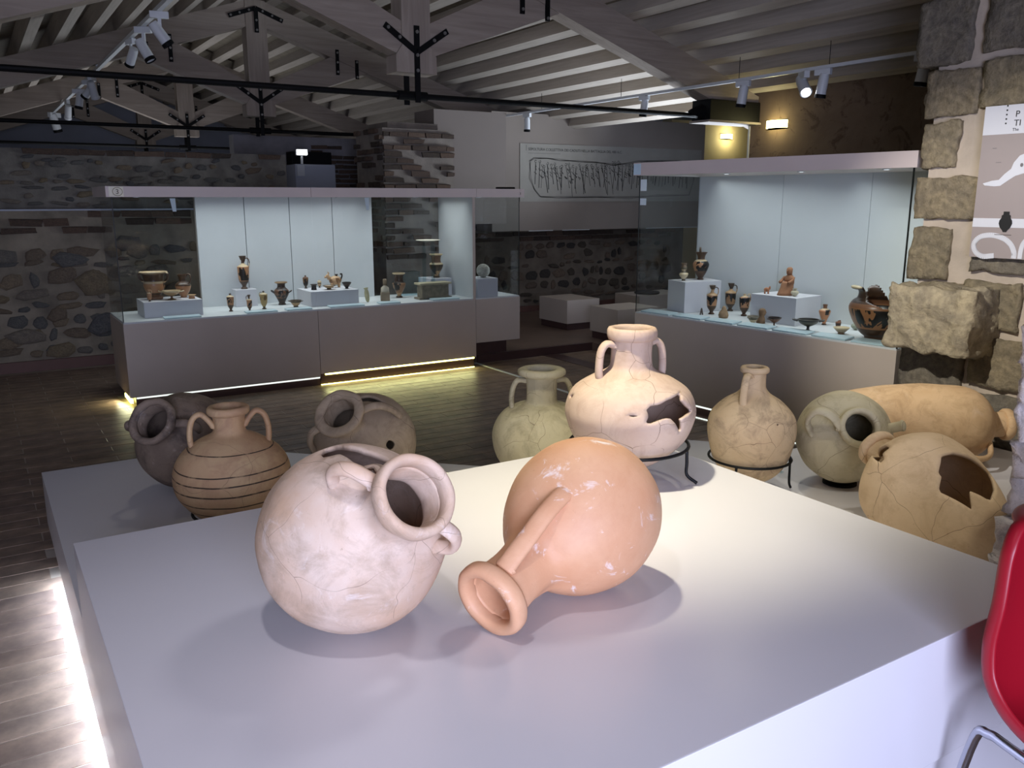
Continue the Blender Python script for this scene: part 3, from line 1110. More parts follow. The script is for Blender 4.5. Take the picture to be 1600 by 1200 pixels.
vz = [(0.155, 0.235), (0.185, 0.235), (0.185, 0.22), (0.193, 0.215), (0.193, 0.203), (0.202, 0.19), (0.204, 0.175), (0.196, 0.155), (0.182, 0.14), (0.179, 0.133), (0.161, 0.133), (0.158, 0.14), (0.144, 0.155), (0.136, 0.175), (0.138, 0.19), (0.147, 0.203), (0.147, 0.215), (0.155, 0.22)]
MB().add(*flat(vz, -0.0026)).build('vase_silhouette', ink, ib)
MB().box(0.12, 0.205, -0.0016, 0, 0.117, 0.120).build('caption_line', plain('print_brown', '#574c4a', .5), ib)
mb = MB()


def ribbon(pts, w):
    P = smooth_curve([(a, 0, b) for a, b in pts], 6)
    stroke(mb, [(p.x, p.z) for p in P], w, -0.0015)


ribbon([(0.13, 0.012), (0.07, 0.006), (0.03, 0.03), (0.02, 0.07), (0.05, 0.105), (0.11, 0.115), (0.17, 0.10), (0.21, 0.07), (0.23, 0.03), (0.23, 0.003)], 0.026)
ribbon([(0.26, 0.003), (0.262, 0.05), (0.272, 0.085), (0.30, 0.11), (0.36, 0.125), (0.42, 0.12)], 0.022)
ribbon([(0.36, 0.055), (0.335, 0.06), (0.325, 0.08), (0.35, 0.095), (0.39, 0.085), (0.40, 0.055), (0.37, 0.03), (0.33, 0.03)], 0.012)
mb.build('scroll_ornament', whitep, ib)

# crumbling wall stub at the edge of the picture
st = tag(MB().box(2.62, 4.6, 1.15, 1.235, 0, 1.20).build('wall_stub', M['stub']), 'crumbling whitish wall stub between the platform and the red chair', kind='structure')

JAR_POSE = {
 'white': ((0.6240, 1.8717, 0.7483), [(-0.7428, -0.6599, 0.1132), (0.2949, -0.4742, -0.8295), (0.6011, -0.5828, 0.5469)], [[(-27.2283, 0.2865), (-37.5941, 0.2554), (-42.3383, 0.2629), (-43.4631, 0.3235), (-49.1151, 0.3577), (-62.1511, 0.3799), (-68.1897, 0.3913), (-60.4841, 0.4), (-50.0621, 0.3955), (-33.0848, 0.3961), (-28.8229, 0.3838), (-30.125, 0.3671), (-30.5867, 0.3414), (-25.6616, 0.3306), (-22.8094, 0.3186)], [(-33.0006, 0.3995), (-43.7944, 0.3993), (-43.2904, 0.4073), (-27.8608, 0.4275), (-31.8112, 0.4087)]]),
 'dark': ((0.8281, 3.9994, 0.4402), [(0.7453, 0.3181, -0.5859), (-0.6641, 0.4318, -0.6103), (0.0589, 0.8440, 0.5331)], []),
 'third': ((1.4757, 3.4624, 0.4243), [(0.7973, 0.1687, -0.5795), (-0.5081, 0.7058, -0.4936), (0.3257, 0.6880, 0.6484)], [[(69.3208, 0.3692), (58.0723, 0.3448), (42.6836, 0.3389), (27.5751, 0.3357), (29.6876, 0.3616), (44.494, 0.3725), (56.853, 0.3877)], [(-36.4296, 0.3091), (-39.4396, 0.3074), (-42.5196, 0.3099), (-44.9621, 0.3158), (-46.2072, 0.3244), (-45.7523, 0.3325), (-43.596, 0.3386), (-40.2578, 0.3408), (-36.7642, 0.3384), (-34.3032, 0.3325), (-33.4193, 0.3239), (-34.2354, 0.3153)]]),
 'round': ((3.3250, 2.4723, 0.4703), [(-0.8280, -0.1384, -0.5434), (0.5448, -0.4280, -0.7211), (-0.1328, -0.8931, 0.4298)], []),
 'orange': ((1.3780, 1.6430, 0.8904), [(-0.1430, -0.3728, -0.9168), (-0.3994, 0.8693, -0.2912), (0.9055, 0.3245, -0.2732)], []),
 'pink': ((1.8631, 2.2035, 0.6800), [(-0.9818, -0.1899, 0.0000), (0.1899, -0.9818, 0.0000), (0.0000, 0.0000, 1.0000)], [[(75.0918, 0.2571), (76.9828, 0.2395), (74.0881, 0.218), (77.8602, 0.2134), (88.7927, 0.2269), (95.7239, 0.2283), (101.5006, 0.2068), (109.9735, 0.1673), (112.6669, 0.1745), (108.461, 0.2174), (116.8231, 0.2223), (129.58, 0.2314), (120.8947, 0.2545), (116.6596, 0.2751), (122.2178, 0.2929), (110.3562, 0.2893), (99.0992, 0.2846), (87.8242, 0.2718), (80.3291, 0.2714)], [(-13.3814, 0.2565), (-6.4599, 0.2557), (-7.6694, 0.2741), (-13.5231, 0.2652)], [(60.3096, 0.2394), (64.0403, 0.236), (67.7658, 0.24), (61.3426, 0.2435)]]),
 'green': ((2.0922, 3.0863, 0.3300), [(-0.8793, -0.4763, 0.0000), (0.4763, -0.8793, 0.0000), (0.0000, 0.0000, 1.0000)], []),
 'striped': ((0.7540, 3.2324, 0.3750), [(-0.9739, -0.2272, 0.0000), (0.2272, -0.9739, 0.0000), (0.0000, 0.0000, 1.0000)], []),
 'neck': ((2.8230, 2.5131, 0.3650), [(-0.9367, 0.3501, 0.0000), (-0.3501, -0.9367, 0.0000), (0.0000, 0.0000, 1.0000)], [[(60.5808, 0.3032), (59.109, 0.2988), (56.8903, 0.2994), (56.0984, 0.3044), (57.5577, 0.3089), (59.8235, 0.3083)], [(69.3913, 0.0632), (70.0789, 0.0843), (74.2499, 0.0642), (75.6546, 0.0482)]]),
 'long': ((3.4423, 2.6597, 0.5250), [(-0.5892, 0.1133, 0.8000), (-0.7856, 0.1511, -0.6000), (-0.1888, -0.9820, 0.0000)], []),
 'broken': ((2.6924, 1.3296, 0.4471), [(-0.6069, 0.7384, 0.2941), (-0.0688, -0.4175, 0.9061), (0.7918, 0.5296, 0.3041)], [[(20.8386, 0.3292), (34.7357, 0.3336), (53.859, 0.3125), (76.9704, 0.2731), (58.2768, 0.1825), (40.074, 0.1366), (33.5033, 0.1414), (20.478, 0.1757), (8.7178, 0.1222), (1.4551, 0.1668), (-5.7263, 0.212), (-4.014, 0.227), (5.7638, 0.2557), (5.9758, 0.2725), (15.503, 0.3055)], [(-34.5171, 0.6231), (-7.5329, 0.5114), (-8.5725, 0.469), (-17.4997, 0.469), (-20.2254, 0.4397), (-24.55, 0.4397), (-27.0033, 0.4717)]]),
}
PROFILE = {
 'white': [(0, 0), (0.06, 0.004), (0.12, 0.034), (0.175, 0.09), (0.203, 0.155), (0.207, 0.215), (0.197, 0.275), (0.165, 0.34), (0.123, 0.385), (0.086, 0.41), (0.074, 0.427), (0.071, 0.46), (0.075, 0.495)],
 'orange': [(0, 0), (0.07, 0.008), (0.13, 0.045), (0.172, 0.11), (0.187, 0.18), (0.18, 0.25), (0.152, 0.315), (0.112, 0.365), (0.082, 0.395), (0.071, 0.42), (0.066, 0.47), (0.07, 0.535)],
 'pink': [(0, 0), (0.06, 0.008), (0.13, 0.05), (0.19, 0.11), (0.221, 0.18), (0.223, 0.225), (0.2, 0.278), (0.15, 0.315), (0.1, 0.34), (0.076, 0.357), (0.07, 0.38), (0.069, 0.42), (0.072, 0.462)],
 'green': [(0, 0), (0.08, 0.006), (0.15, 0.05), (0.2, 0.12), (0.222, 0.2), (0.215, 0.265), (0.18, 0.325), (0.12, 0.36), (0.075, 0.375), (0.069, 0.395), (0.068, 0.45), (0.072, 0.505)],
 'striped': [(0, 0), (0.08, 0.008), (0.15, 0.05), (0.2, 0.11), (0.219, 0.17), (0.213, 0.225), (0.18, 0.28), (0.12, 0.325), (0.07, 0.35), (0.059, 0.365), (0.057, 0.4), (0.064, 0.435)],
 'neck': [(0, 0), (0.05, 0.006), (0.1, 0.03), (0.14, 0.07), (0.168, 0.125), (0.186, 0.195), (0.19, 0.255), (0.174, 0.315), (0.125, 0.368), (0.075, 0.4), (0.054, 0.425), (0.05, 0.445), (0.049, 0.505)],
 'dark': [(0, 0), (0.07, 0.004), (0.13, 0.036), (0.185, 0.1), (0.21, 0.17), (0.212, 0.22), (0.195, 0.28), (0.15, 0.34), (0.1, 0.375), (0.08, 0.395), (0.078, 0.425), (0.085, 0.46)],
 'third': [(0, 0), (0.07, 0.004), (0.13, 0.036), (0.19, 0.1), (0.218, 0.17), (0.222, 0.225), (0.205, 0.29), (0.16, 0.35), (0.105, 0.39), (0.076, 0.405), (0.072, 0.43), (0.076, 0.495)],
 'round': [(0, 0), (0.07, 0.004), (0.13, 0.036), (0.182, 0.1), (0.203, 0.165), (0.206, 0.205), (0.195, 0.265), (0.16, 0.325), (0.11, 0.37), (0.08, 0.39), (0.072, 0.4), (0.072, 0.425)],
 'long': [(0, 0), (0.05, 0.01), (0.1, 0.05), (0.145, 0.14), (0.175, 0.28), (0.19, 0.44), (0.19, 0.6), (0.18, 0.7), (0.15, 0.77), (0.1, 0.815), (0.07, 0.83), (0.062, 0.85), (0.062, 0.9)],
 'broken': [(0, 0), (0.05, 0.01), (0.1, 0.05), (0.15, 0.13), (0.188, 0.23), (0.209, 0.33), (0.211, 0.41), (0.197, 0.48), (0.15, 0.54), (0.098, 0.572), (0.061, 0.592), (0.056, 0.612), (0.06, 0.66)],
}

stub_rows = []
z = 0.02
while z < 1.22:
    h = random.uniform(0.07, 0.15)
    stub_rows.append((z, min(z + h, 1.235)))
    z += h
for i, (a, b) in enumerate(stub_rows):
    t = (a + b) / 2
    xl = 2.495 + 0.03 * sin(t * 9) + random.uniform(-.02, .02)
    xm = xl + random.uniform(.28, .42)
    rough_block('stone', 1.13, 1.25, a - .008, b + .008, xl, xm, M['stub'], st, 0.022, 7, i * 1.7 + 3, 0.12)
    rough_block('stone', 1.13, 1.25, a - .008, b + .008, xm - .01, xm + .5, M['stub'], st, 0.02, 5, i * 2.3 + 9, 0.12)
bk = rough_block('brick', 1.135, 1.245, 1.235, 1.305, 2.515, 2.76, plain('red_brick_with_whitewash', '#a2583f', 0.9, var=0.15, vscale=20, bump=.5), st, 0.006, 4, 5, .08)
rough_block('whitewash_patch', 1.131, 1.145, 1.243, 1.285, 2.545, 2.68, plain('whitewash', '#e6e2e2', 0.9), st, 0.008, 4, 8, .3)

# ------------------------------------------------------------------ platforms
PLAT = [(.158, .958), (.158, 4.45), (.95, 4.45), (1.99, 3.41), (2.46, 2.94), (2.93, 3.50), (3.17, 3.21), (3.50, 2.82), (4.40, 2.82), (4.40, 1.32), (2.30, 1.32), (2.205, .958)]
pf = empty('low_platform', (0, 0, 0))
tag(pf, 'low white angular platform under the outer jars, lit from beneath', 'display platform')
MB().slab(PLAT, 0.075, PLAT_Z).build('platform_body', M['laminate'], pf)
cxp, cyp = 1.8, 2.2
MB().slab([(.225, 1.02), (.225, 4.38), (.92, 4.38), (1.95, 3.35), (2.42, 2.86), (2.92, 3.38), (3.10, 3.17), (3.42, 2.75), (4.33, 2.75), (4.33, 1.39), (2.24, 1.39), (2.15, 1.02)], 0.0, 0.075).build('plinth', M['laminate'], pf)
MB().box(.205, .222, .98, 3.72, 0.045, 0.068).build('led_or_reflection_strip', M['led_white'], pf)
tb = empty('tall_platform', (0, 0, 0))
tag(tb, 'tall white glossy platform block in front, carrying the two lying jars', 'display platform')
MB().box(.147, 2.212, .949, 2.565, PLAT_Z, TALL_Z, bev=0.003).build('platform_body', M['laminate'], tb)
area('platform_led', (0.185, 2.42, 0.055), (-0.6, 2.42, -0.06), 3.0, 0.03, 21, (0.66, 0.80, 1.0))

# ------------------------------------------------------------------ the jars
SURF = {}


def arc_profile(pts, n):
    P = smooth_curve([(r, 0, z) for r, z in pts], 12)
    L = [0.0]
    for a, b in zip(P[:-1], P[1:]):
        L.append(L[-1] + (b - a).length)
    out = []
    j = 0
    for i in range(n + 1):
        s = L[-1] * i / n
        while j < len(L) - 2 and L[j + 1] < s:
            j += 1
        t = (s - L[j]) / max(1e-9, L[j + 1] - L[j])
        p = P[j].lerp(P[j + 1], t)
        out.append((max(p.x, 0.0008), p.z, s))
    return out


def in_poly(x, y, poly):
    c = False
    n = len(poly)
    for i in range(n):
        x0, y0 = poly[i]
        x1, y1 = poly[i - 1]
        if (y0 > y) != (y1 > y) and x < (x1 - x0) * (y - y0) / (y1 - y0) + x0:
            c = not c
    return c


def near_edge(x, y, poly):
    best, bp = 1e9, (x, y)
    for i in range(len(poly)):
        x0, y0 = poly[i - 1]
        x1, y1 = poly[i]
        dx, dy = x1 - x0, y1 - y0
        t = max(0, min(1, ((x - x0) * dx + (y - y0) * dy) / max(1e-12, dx * dx + dy * dy)))
        px, py = x0 + dx * t, y0 + dy * t
        d = (px - x) ** 2 + (py - y) ** 2
        if d < best:
            best, bp = d, (px, py)
    return bp


def jar_body(name, prof, mat, parent, holes=(), thick=0.011, seg=96, rows=84, wob=0.0035, seed=0.0):
    A = arc_profile(prof, rows)
    stot = A[-1][2]

    def z2s(z):
        for i in range(rows):
            if A[i][1] <= z <= A[i + 1][1]:
                t = (z - A[i][1]) / max(1e-9, A[i + 1][1] - A[i][1])
                return A[i][2] + t * (A[i + 1][2] - A[i][2])
        return stot if z > A[-1][1] else 0.0

    def pos(th, s):
        f = max(0, min(rows - 1e-6, s / stot * rows))
        i = int(f)
        t = f - i
        r = A[i][0] + (A[i + 1][0] - A[i][0]) * t
        zz = A[i][1] + (A[i + 1][1] - A[i][1]) * t
        nv = noise.noise(Vector((cos(th) * 2.2 + seed, sin(th) * 2.2, zz * 9)))
        rr = max(0.0005, r + wob * nv * min(1, r / .05))
        return Vector((rr * cos(th), rr * sin(th), zz)), r

    par = []
    for i in range(rows + 1):
        for k in range(seg):
            par.append([2 * pi * k / seg, A[i][2]])
    faces = []
    for i in range(rows):
        for k in range(seg):
            faces.append((i * seg + k, i * seg + (k + 1) % seg, (i + 1) * seg + (k + 1) % seg, (i + 1) * seg + k))
    for h in holes:
        th0 = radians(h[0][0])
        poly = []
        rm = sum(pos(radians(t), z2s(z))[1] for t, z in h) / len(h)
        for t, z in h:
            d = radians(t) - th0
            d = (d + pi) % (2 * pi) - pi
            poly.append((d * rm, z2s(z)))
        cxm = sum(p[0] for p in poly) / len(poly)

        def loc2(pp):
            d = pp[0] - th0 - cxm / rm
            d = (d + pi) % (2 * pi) - pi
            return d * rm + cxm, pp[1]
        keep, gone = [], []
        for f in faces:
            a = loc2(par[f[0]])
            b = loc2(par[f[2]])
            if abs(a[0] - b[0]) > rm:
                keep.append(f)
                continue
            (gone if in_poly((a[0] + b[0]) / 2, (a[1] + b[1]) / 2, poly) else keep).append(f)
        kv = set(i for f in keep for i in f)
        for i in set(i for f in gone for i in f) & kv:
            x, s = loc2(par[i])
            nx, nsv = near_edge(x, s, poly)
            par[i] = [th0 + nx / rm, nsv]
        faces = keep
    used = sorted(set(i for f in faces for i in f))
    mp_ = {v: i for i, v in enumerate(used)}
    vs = [pos(*par[i])[0] for i in used]
    fs = [tuple(mp_[i] for i in f) for f in faces]
    me = bpy.data.meshes.new(name)
    me.from_pydata([tuple(v) for v in vs], [], fs)
    me.materials.append(mat)
    for p in me.polygons:
        p.use_smooth = True
    o = bpy.data.objects.new(name, me)
    COL.objects.link(o)
    o.parent = parent
    sd = o.modifiers.new('wall', 'SOLIDIFY')
    sd.thickness = thick
    sd.offset = -1.0
    sd.use_rim = True
    return o


def jar_handle(path, az, mat, parent, w=0.017, t=0.010, twist=0.0, name='handle'):
    path = list(path)
    f_ = min(0.022, path[0][0] * 0.18)
    path = [(path[0][0] - f_, path[0][1] - f_ * .6) + tuple(path[0][2:])] + path + [(path[-1][0] + .001, path[-1][1] - .006) + tuple(path[-1][2:])]
    P = smooth_curve([(q[0] * cos(radians(q[2])), q[0] * sin(radians(q[2])), q[1]) if len(q) > 2 else (q[0], 0, q[1]) for q in path], 8)
    R = Matrix.Rotation(radians(az), 3, 'Z')
    rr = []
    n = len(P)
    for i in range(n):
        u = i / (n - 1)
        rr.append(1.0 + 0.18 * (abs(2 * u - 1) ** 4))
    m = MB().tube([R @ p for p in P], rr, 12, flat=(w, t), ref=R @ Vector((0, 1, 0)))
    return m.build(name, mat, parent, smooth=True)


def jar_rim(prof, mat, parent, seg=72, chips=0.0):
    m = MB().lathe(prof, seg, closed=True)
    if chips:
        m.v = [tuple(Vector(v) + noise.noise_vector(Vector(v) * 25) * chips) for v in m.v]
    return m.build('rim', mat, parent, smooth=True)


def bead(r0, r1, z0, z1, n=12):
    """rounded closed ring profile between inner r0 and outer r1"""
    out = []
    for i in range(n):
        a = 2 * pi * i / n
        ca, sa = cos(a), sin(a)
        q = (abs(ca) ** 2.8 + abs(sa) ** 2.8) ** (-1 / 2.8)
        out.append(((r0 + r1) / 2 + (r1 - r0) / 2 * ca * q, (z0 + z1) / 2 + (z1 - z0) / 2 * sa * q))
    return out


CER = {
    'white': ceramic('clay_chalky_white', '#cba98c', '#d9c3b1', '#9f866e', 0.5, 4.6, 0.7, seed=3.0, white=0.4, dust=0.24),
    'orange': ceramic('clay_orange', '#cf9a74', '#dcae8a', '#c08b68', 0.0, 3.0, 0.5, seed=1.2, white=0.9, dust=0.1),
    'pink': ceramic('clay_pale_pink', '#b39a88', '#c0ab9b', '#9a806d', 0.85, 6.0, 0.75, seed=5.1, dust=0.2),
    'green': ceramic('clay_greenish_buff', '#c0b594', '#d0c8ab', '#8d8368', 0.8, 4.2, 0.75, seed=7.7),
    'striped': ceramic('clay_banded', '#b48f6c', '#c2a57e', '#98735a', 0.5, 3.2, 0.7, bands=[(.235, .0022), (.202, .0026), (.163, .003), (.118, .0026), (.078, .0026), (.30, .0015)], seed=2.2),
    'neck': ceramic('clay_buff', '#c3a884', '#d0b894', '#86705a', 0.7, 5.2, 0.75, seed=9.4, dust=0.3),
    'dark': ceramic('clay_sooty_brown', '#6f5f52', '#8a7868', '#483d37', 0.4, 4.0, 0.75, seed=4.4, white=0.18, dust=.4),
    'third': ceramic('clay_drab_buff', '#a08d75', '#b3a088', '#786856', 0.8, 3.8, 0.75, seed=6.3),
    'round': ceramic('clay_pale_olive', '#bfb494', '#ccc2a6', '#968a6e', 0.85, 4.4, 0.75, seed=8.1),
    'long': ceramic('clay_ochre', '#c4a27a', '#cfb08a', '#a4855f', 0.25, 4.0, 0.72, seed=11.2, white=.1),
    'broken': ceramic('clay_light_ochre', '#ccb08c', '#d8be9c', '#aa8b68', 0.9, 4.2, 0.72, seed=13.9, dust=.2),
}
JINFO = {
    'white': ('big round whitish jar lying on the tall block, mouth towards the viewer',
              bead(0.064, .087, .485, .530), [([(.125, .375), (.15, .418), (.128, .462), (.077, .470)], 0), ([(.125, .375), (.15, .418), (.128, .462), (.077, .470)], 180)], .017, .011),
    'orange': ('smooth orange jar lying on the tall block, its neck pointing at the viewer',
               bead(0.059, .090, .522, .565), [([(.152, .300), (.142, .365), (.112, .425), (.088, .475), (.070, .508)], 0)], .023, .010),
    'pink': ('pale pink jar standing on an iron ring stand, with a star-shaped hole',
             bead(0.060, .085, .452, .495), [([(.120, .330), (.122, .375), (.115, .42), (.095, .442), (.066, .435)], 0), ([(.120, .330), (.122, .375), (.115, .42), (.095, .442), (.066, .435)], 180)], .018, .012),
    'green': ('greenish buff jar with a flat wide rim, standing behind the tall block',
              bead(0.060, .108, .497, .530), [([(.13, .348), (.135, .40), (.125, .45), (.105, .476), (.070, .474)], 0), ([(.13, .348), (.135, .40), (.125, .45), (.105, .476), (.070, .474)], 180)], .017, .012),
    'striped': ('orange-buff jar with dark painted stripes on a low iron stand',
                bead(0.052, .079, .425, .456), [([(.14, .310), (.143, .365), (.13, .412), (.103, .430), (.078, .41), (.058, .38)], 0), ([(.14, .310), (.143, .365), (.13, .412), (.103, .430), (.078, .41), (.058, .38)], 180)], .017, .011),
    'neck': ('buff jug with one handle and a tall narrow neck on an iron ring stand',
             bead(0.037, .062, .495, .522), [([(.112, .372), (.11, .42), (.097, .472), (.075, .492), (.047, .485)], 0)], .017, .011),
    'dark': ('dark sooty brown jar lying leftmost on the low platform',
             bead(0.073, .103, .445, .485), [([(.145, .340), (.155, .395), (.13, .437), (.082, .435)], 0), ([(.145, .340), (.155, .395), (.13, .437), (.082, .435)], 180)], .018, .012),
    'third': ('drab buff jar lying behind the whitish jar, with a broken shoulder',
              bead(0.064, .107, .478, .510), [([(.195, .305), (.182, .385), (.14, .445), (.076, .452)], 5), ([(.195, .305), (.182, .385), (.14, .445), (.076, .452)], 185)], .018, .013),
    'round': ('pale round jar lying with its black mouth facing the viewer',
              bead(0.060, .086, .405, .448), [([(.165, .305, 0), (.20, .36, -13), (.185, .42, -24), (.135, .447, -24), (.08, .425, -6)], -6), ([(.16, .325), (.19, .36), (.198, .375)], 178)], .022, .012),
    'long': ('long ochre amphora lying in front of the tufa pier',
             bead(0.050, .078, .885, .925), [([(.182, .63), (.222, .67), (.232, .72), (.205, .765), (.14, .785)], 20), ([(.182, .63), (.222, .67), (.232, .72), (.205, .765), (.14, .785)], 200)], .018, .012),
    'broken': ('light ochre amphora lying broken open beside the wall stub',
               bead(.048, .076, .648, .688), [], .018, .012),
}
JARS = {}
for key, (label, rim, hands, hw, ht) in JINFO.items():
    loc, rows_, holes = JAR_POSE[key]
    mx = Matrix((Vector(rows_[0]), Vector(rows_[1]), Vector(rows_[2]))).to_4x4()
    mx.translation = Vector(loc)
    r = empty('amphora' if key != 'neck' else 'clay_jug', matrix=mx)
    tag(r, label, 'jar' if key != 'neck' else 'jug')
    hs = holes[:2] if key == 'broken' else holes
    jar_body('body', PROFILE[key], CER[key], r, hs, seed=len(key) * 1.7)
    jar_rim(rim, CER[key], r, chips=0.004 if key in ('third', 'dark') else 0.0015)
    for path, az in hands:
        jar_handle(path, az, CER[key], r, hw, ht)
    JARS[key] = r


def ring_stand(cx, cy, z0, zr, rr, rf, az0, label, n=3):
    r = empty('ring_stand', (cx, cy, z0))
    tag(r, label, 'stand', 'iron ring stands under jars')
    pts = [(rr * cos(2 * pi * k / 40), rr * sin(2 * pi * k / 40), zr) for k in range(40)]
    MB().tube(pts, 0.006, 8, closed=True).build('ring', M['iron'], r, True)
    for k in range(n):
        a = radians(az0 + k * 360 / n)
        c, s = cos(a), sin(a)
        P = smooth_curve([(rr * c, rr * s, zr), (rr * c * 1.01, rr * s * 1.01, zr * .6), (rr * c * 1.02, rr * s * 1.02, 0.03), (rf * c, rf * s, 0.006)], 4)
        MB().tube(P, 0.0055, 8).build('leg', M['iron'], r, True)


PB = JAR_POSE['pink'][0]
ring_stand(PB[0], PB[1], TALL_Z, 0.118, 0.205, 0.245, -58, 'iron ring stand with bent feet under the pale pink jar')
SB = JAR_POSE['striped'][0]
ring_stand(SB[0], SB[1], PLAT_Z, 0.085, 0.157, 0.172, 205, 'low iron ring stand under the striped jar')
NB = JAR_POSE['neck'][0]
ring_stand(NB[0], NB[1], PLAT_Z, 0.148, 0.178, 0.19, -35, 'iron ring stand under the buff one-handled jug')
tag(MB().lathe([(.03, 0), (.075, 0), (.075, .008), (.05, .0115), (.03, .0115)], 24, True).build('support_ring', M['black'], loc=(3.234, 2.341, PLAT_Z)), 'small black support ring under the pale round jar', 'support ring')
tag(MB().lathe([(.012, 0), (.034, 0), (.034, .006), (.02, .012), (.012, .012)], 20, True).build('support_ring', M['black'], loc=(1.22, 1.6, TALL_Z)), 'tiny black support ring under the lying orange jar', 'support ring')


def clip(loc, label):
    r = tag(MB().box(-.012, .012, -.006, .006, 0, .028, bev=.002).box(-.012, .012, -.02, .006, 0, .004).build('number_block', M['acrylic'], loc=loc), label, 'number block', 'small clear number blocks')
    return r


clip((1.445, 2.085, TALL_Z), 'small clear number block between the whitish and the orange jar')
clip((3.13, 2.60, PLAT_Z), 'small clear number block between the buff jug and the round jar')

# ------------------------------------------------------------------ red chair at the right edge
ch = empty('red_chair', (1.935, 0.70, 0), atan2(.64, .77) * -1 + 0.0)
fdir = Vector((-.26, -.966, 0))
rdir = Vector((.966, -.26, 0))
mxc = Matrix(((rdir.x, -fdir.x, 0, 1.937), (rdir.y, -fdir.y, 0, 0.812), (0, 0, 1, .02), (0, 0, 0, 1)))
ch.matrix_world = mxc
tag(ch, 'red plastic shell chair with chrome legs, cut by the right edge', 'chair')
# shell: u across -1..1, v along the seat profile (local -y is the facing direction)
prof = smooth_curve([(0.045, 0, .935), (0.03, 0, .86), (0.005, 0, .74), (-0.01, 0, .62), (-0.05, 0, .52), (-.13, 0, .468), (-.25, 0, .462), (-.36, 0, .475), (-.42, 0, .455)], 6)
vs, fs = [], []
NU = 20
for i, p in enumerate(prof):
    v = i / (len(prof) - 1)
    half = 0.215 + 0.03 * sin(pi * min(1, v * 1.25))
    if v < .12:
        half *= 0.86 + 0.14 * sqrt(v / .12)
    for k in range(NU + 1):
        u = -1 + 2 * k / NU
        e = abs(u) ** 3.5
        curl = 0.075 * e
        back = max(0, 1 - v * 2.2)
        y_ = p.x - curl * min(1, back + .25)
        z_ = p.z + curl * (1 - back) * .8
        vs.append((u * half, y_, z_))
for i in range(len(prof) - 1):
    for k in range(NU):
        fs.append((i * (NU + 1) + k, i * (NU + 1) + k + 1, (i + 1) * (NU + 1) + k + 1, (i + 1) * (NU + 1) + k))
redm = plain('red_plastic', '#960e20', 0.38, var=0.01)
sh = mesh_obj('shell', vs, fs, redm, ch, True)
md = sh.modifiers.new('wall', 'SOLIDIFY')
md.thickness = 0.007
md.offset = 0
# rolled lip along the shell edge
edge = [vs[i * (NU + 1)] for i in range(len(prof) - 1, -1, -1)] + [vs[k] for k in range(1, NU)] + [vs[i * (NU + 1) + NU] for i in range(len(prof))]
MB().tube(edge, 1.0, 10, flat=(0.016, 0.008)).build('rolled_lip', redm, ch, True)
chrome = plain('chrome_tube', '#b9bcc6', 0.18, 1.0, var=0.02)
for s in (-1, 1):
    P = smooth_curve([(s * .23, .05, -.008), (s * .22, .03, .22), (s * .205, 0.0, .425), (s * .20, -.03, .452), (s * .20, -.08, .455), (s * .20, -.24, .452), (s * .205, -.29, .43), (s * .225, -.35, .2), (s * .235, -.39, -.008)], 5)
    MB().tube(P, 0.011, 10).build('leg_frame', chrome, ch, True)
MB().tube([(-.2, -.10, .449), (.2, -.10, .449)], 0.009, 8).build('cross_tube', chrome, ch, True)
for s in (-1, 1):
    for yv in (.05, -.39):
        MB().lathe([(.0135, 0), (.0135, .02), (.0115, .022), (.0115, 0)], 10, True, Matrix.Translation((s * (.23 if yv > 0 else .235), yv, -.02))).build('foot_cap', M['black'], ch)

# ------------------------------------------------------------------ long show case at the back
def downlight(parent, x, y, z, r=0.022):
    o = MB().lathe([(.001, -.002), (r * .7, -.002), (r, -.004), (r, 0), (.001, 0)], 16, mat4=Matrix.Translation((x, y, z))).build('downlight', M['whitemetal'], parent)
    MB().lathe([(.001, -.0045), (r * .62, -.0045)], 12, mat4=Matrix.Translation((x, y, z))).build('lens', M['lampdim'], o)


cL = empty('display_case', (0, 0, 0))
tag(cL, 'long grey show case with glass front, numbered 3, before the rubble wall', 'show case')
F, B_ = 7.06, 7.79
ZT = .655
MB().box(.913, 2.455, F, F + .02, .075, ZT).build('front_panel', M['panel'], cL)
MB().box(2.459, 4.020, F, F + .02, .10, ZT).build('front_panel', M['panel'], cL)
MB().box(.913, .933, F + .021, B_, .075, ZT).build('end_panel', M['panel'], cL)
MB().box(.934, 4.02, F + .021, B_, .10, ZT).build('base', M['panel'], cL)
MB().box(.955, 2.455, F + .012, B_ - .03, 0, .075).box(2.459, 4.0, F + .012, B_ - .03, 0, .10).build('plinth', M['plinth'], cL)
MB().box(2.50, 4.0, F + .003, F + .011, .086, .098).build('led_or_reflection_strip', M['led_yellow'], cL)
MB().box(2.46, 4.0, F + .002, F + .010, .0, .006).build('led_or_reflection_strip', M['led_yellow'], cL)  # glowing strip on the floor, stands in for the LED's reflection
MB().box(.96, 2.45, F + .003, F + .0115, .062, .073).build('led_or_reflection_strip', M['led_dim'], cL)
MB().box(.92, .94, F + .05, F + .35, .02, .05).build('led_or_reflection_strip', M['led_yellow'], cL)
area('case_led', (3.25, F - .004, .09), (3.25, F - .5, -.15), 1.5, .02, 3.2, (1.0, .98, .45))
area('case_led', (.90, F + .18, .05), (.5, F + .1, -.05), .35, .02, 1.3, (1.0, .98, .6))
MB().box(.918, 4.015, F + .004, B_ - .004, ZT, .668).build('shelf', M['white'], cL)
for a, b in ((.918, 2.45), (2.455, 3.995)):
    MB().box(a, b, F + .010, F + .018, .669, 1.61).build('glass_pane', M['glass'], cL)
MB().box(.918, .926, F + .02, B_ - .05, .669, 1.61).build('glass_pane', M['glass'], cL)
MB().box(.918, 1.65, 7.742, 7.75, .669, 1.61).build('glass_pane', M['glass'], cL)
MB().box(3.275, 3.99, 7.742, 7.75, .669, 1.61).build('glass_pane', M['glass'], cL)
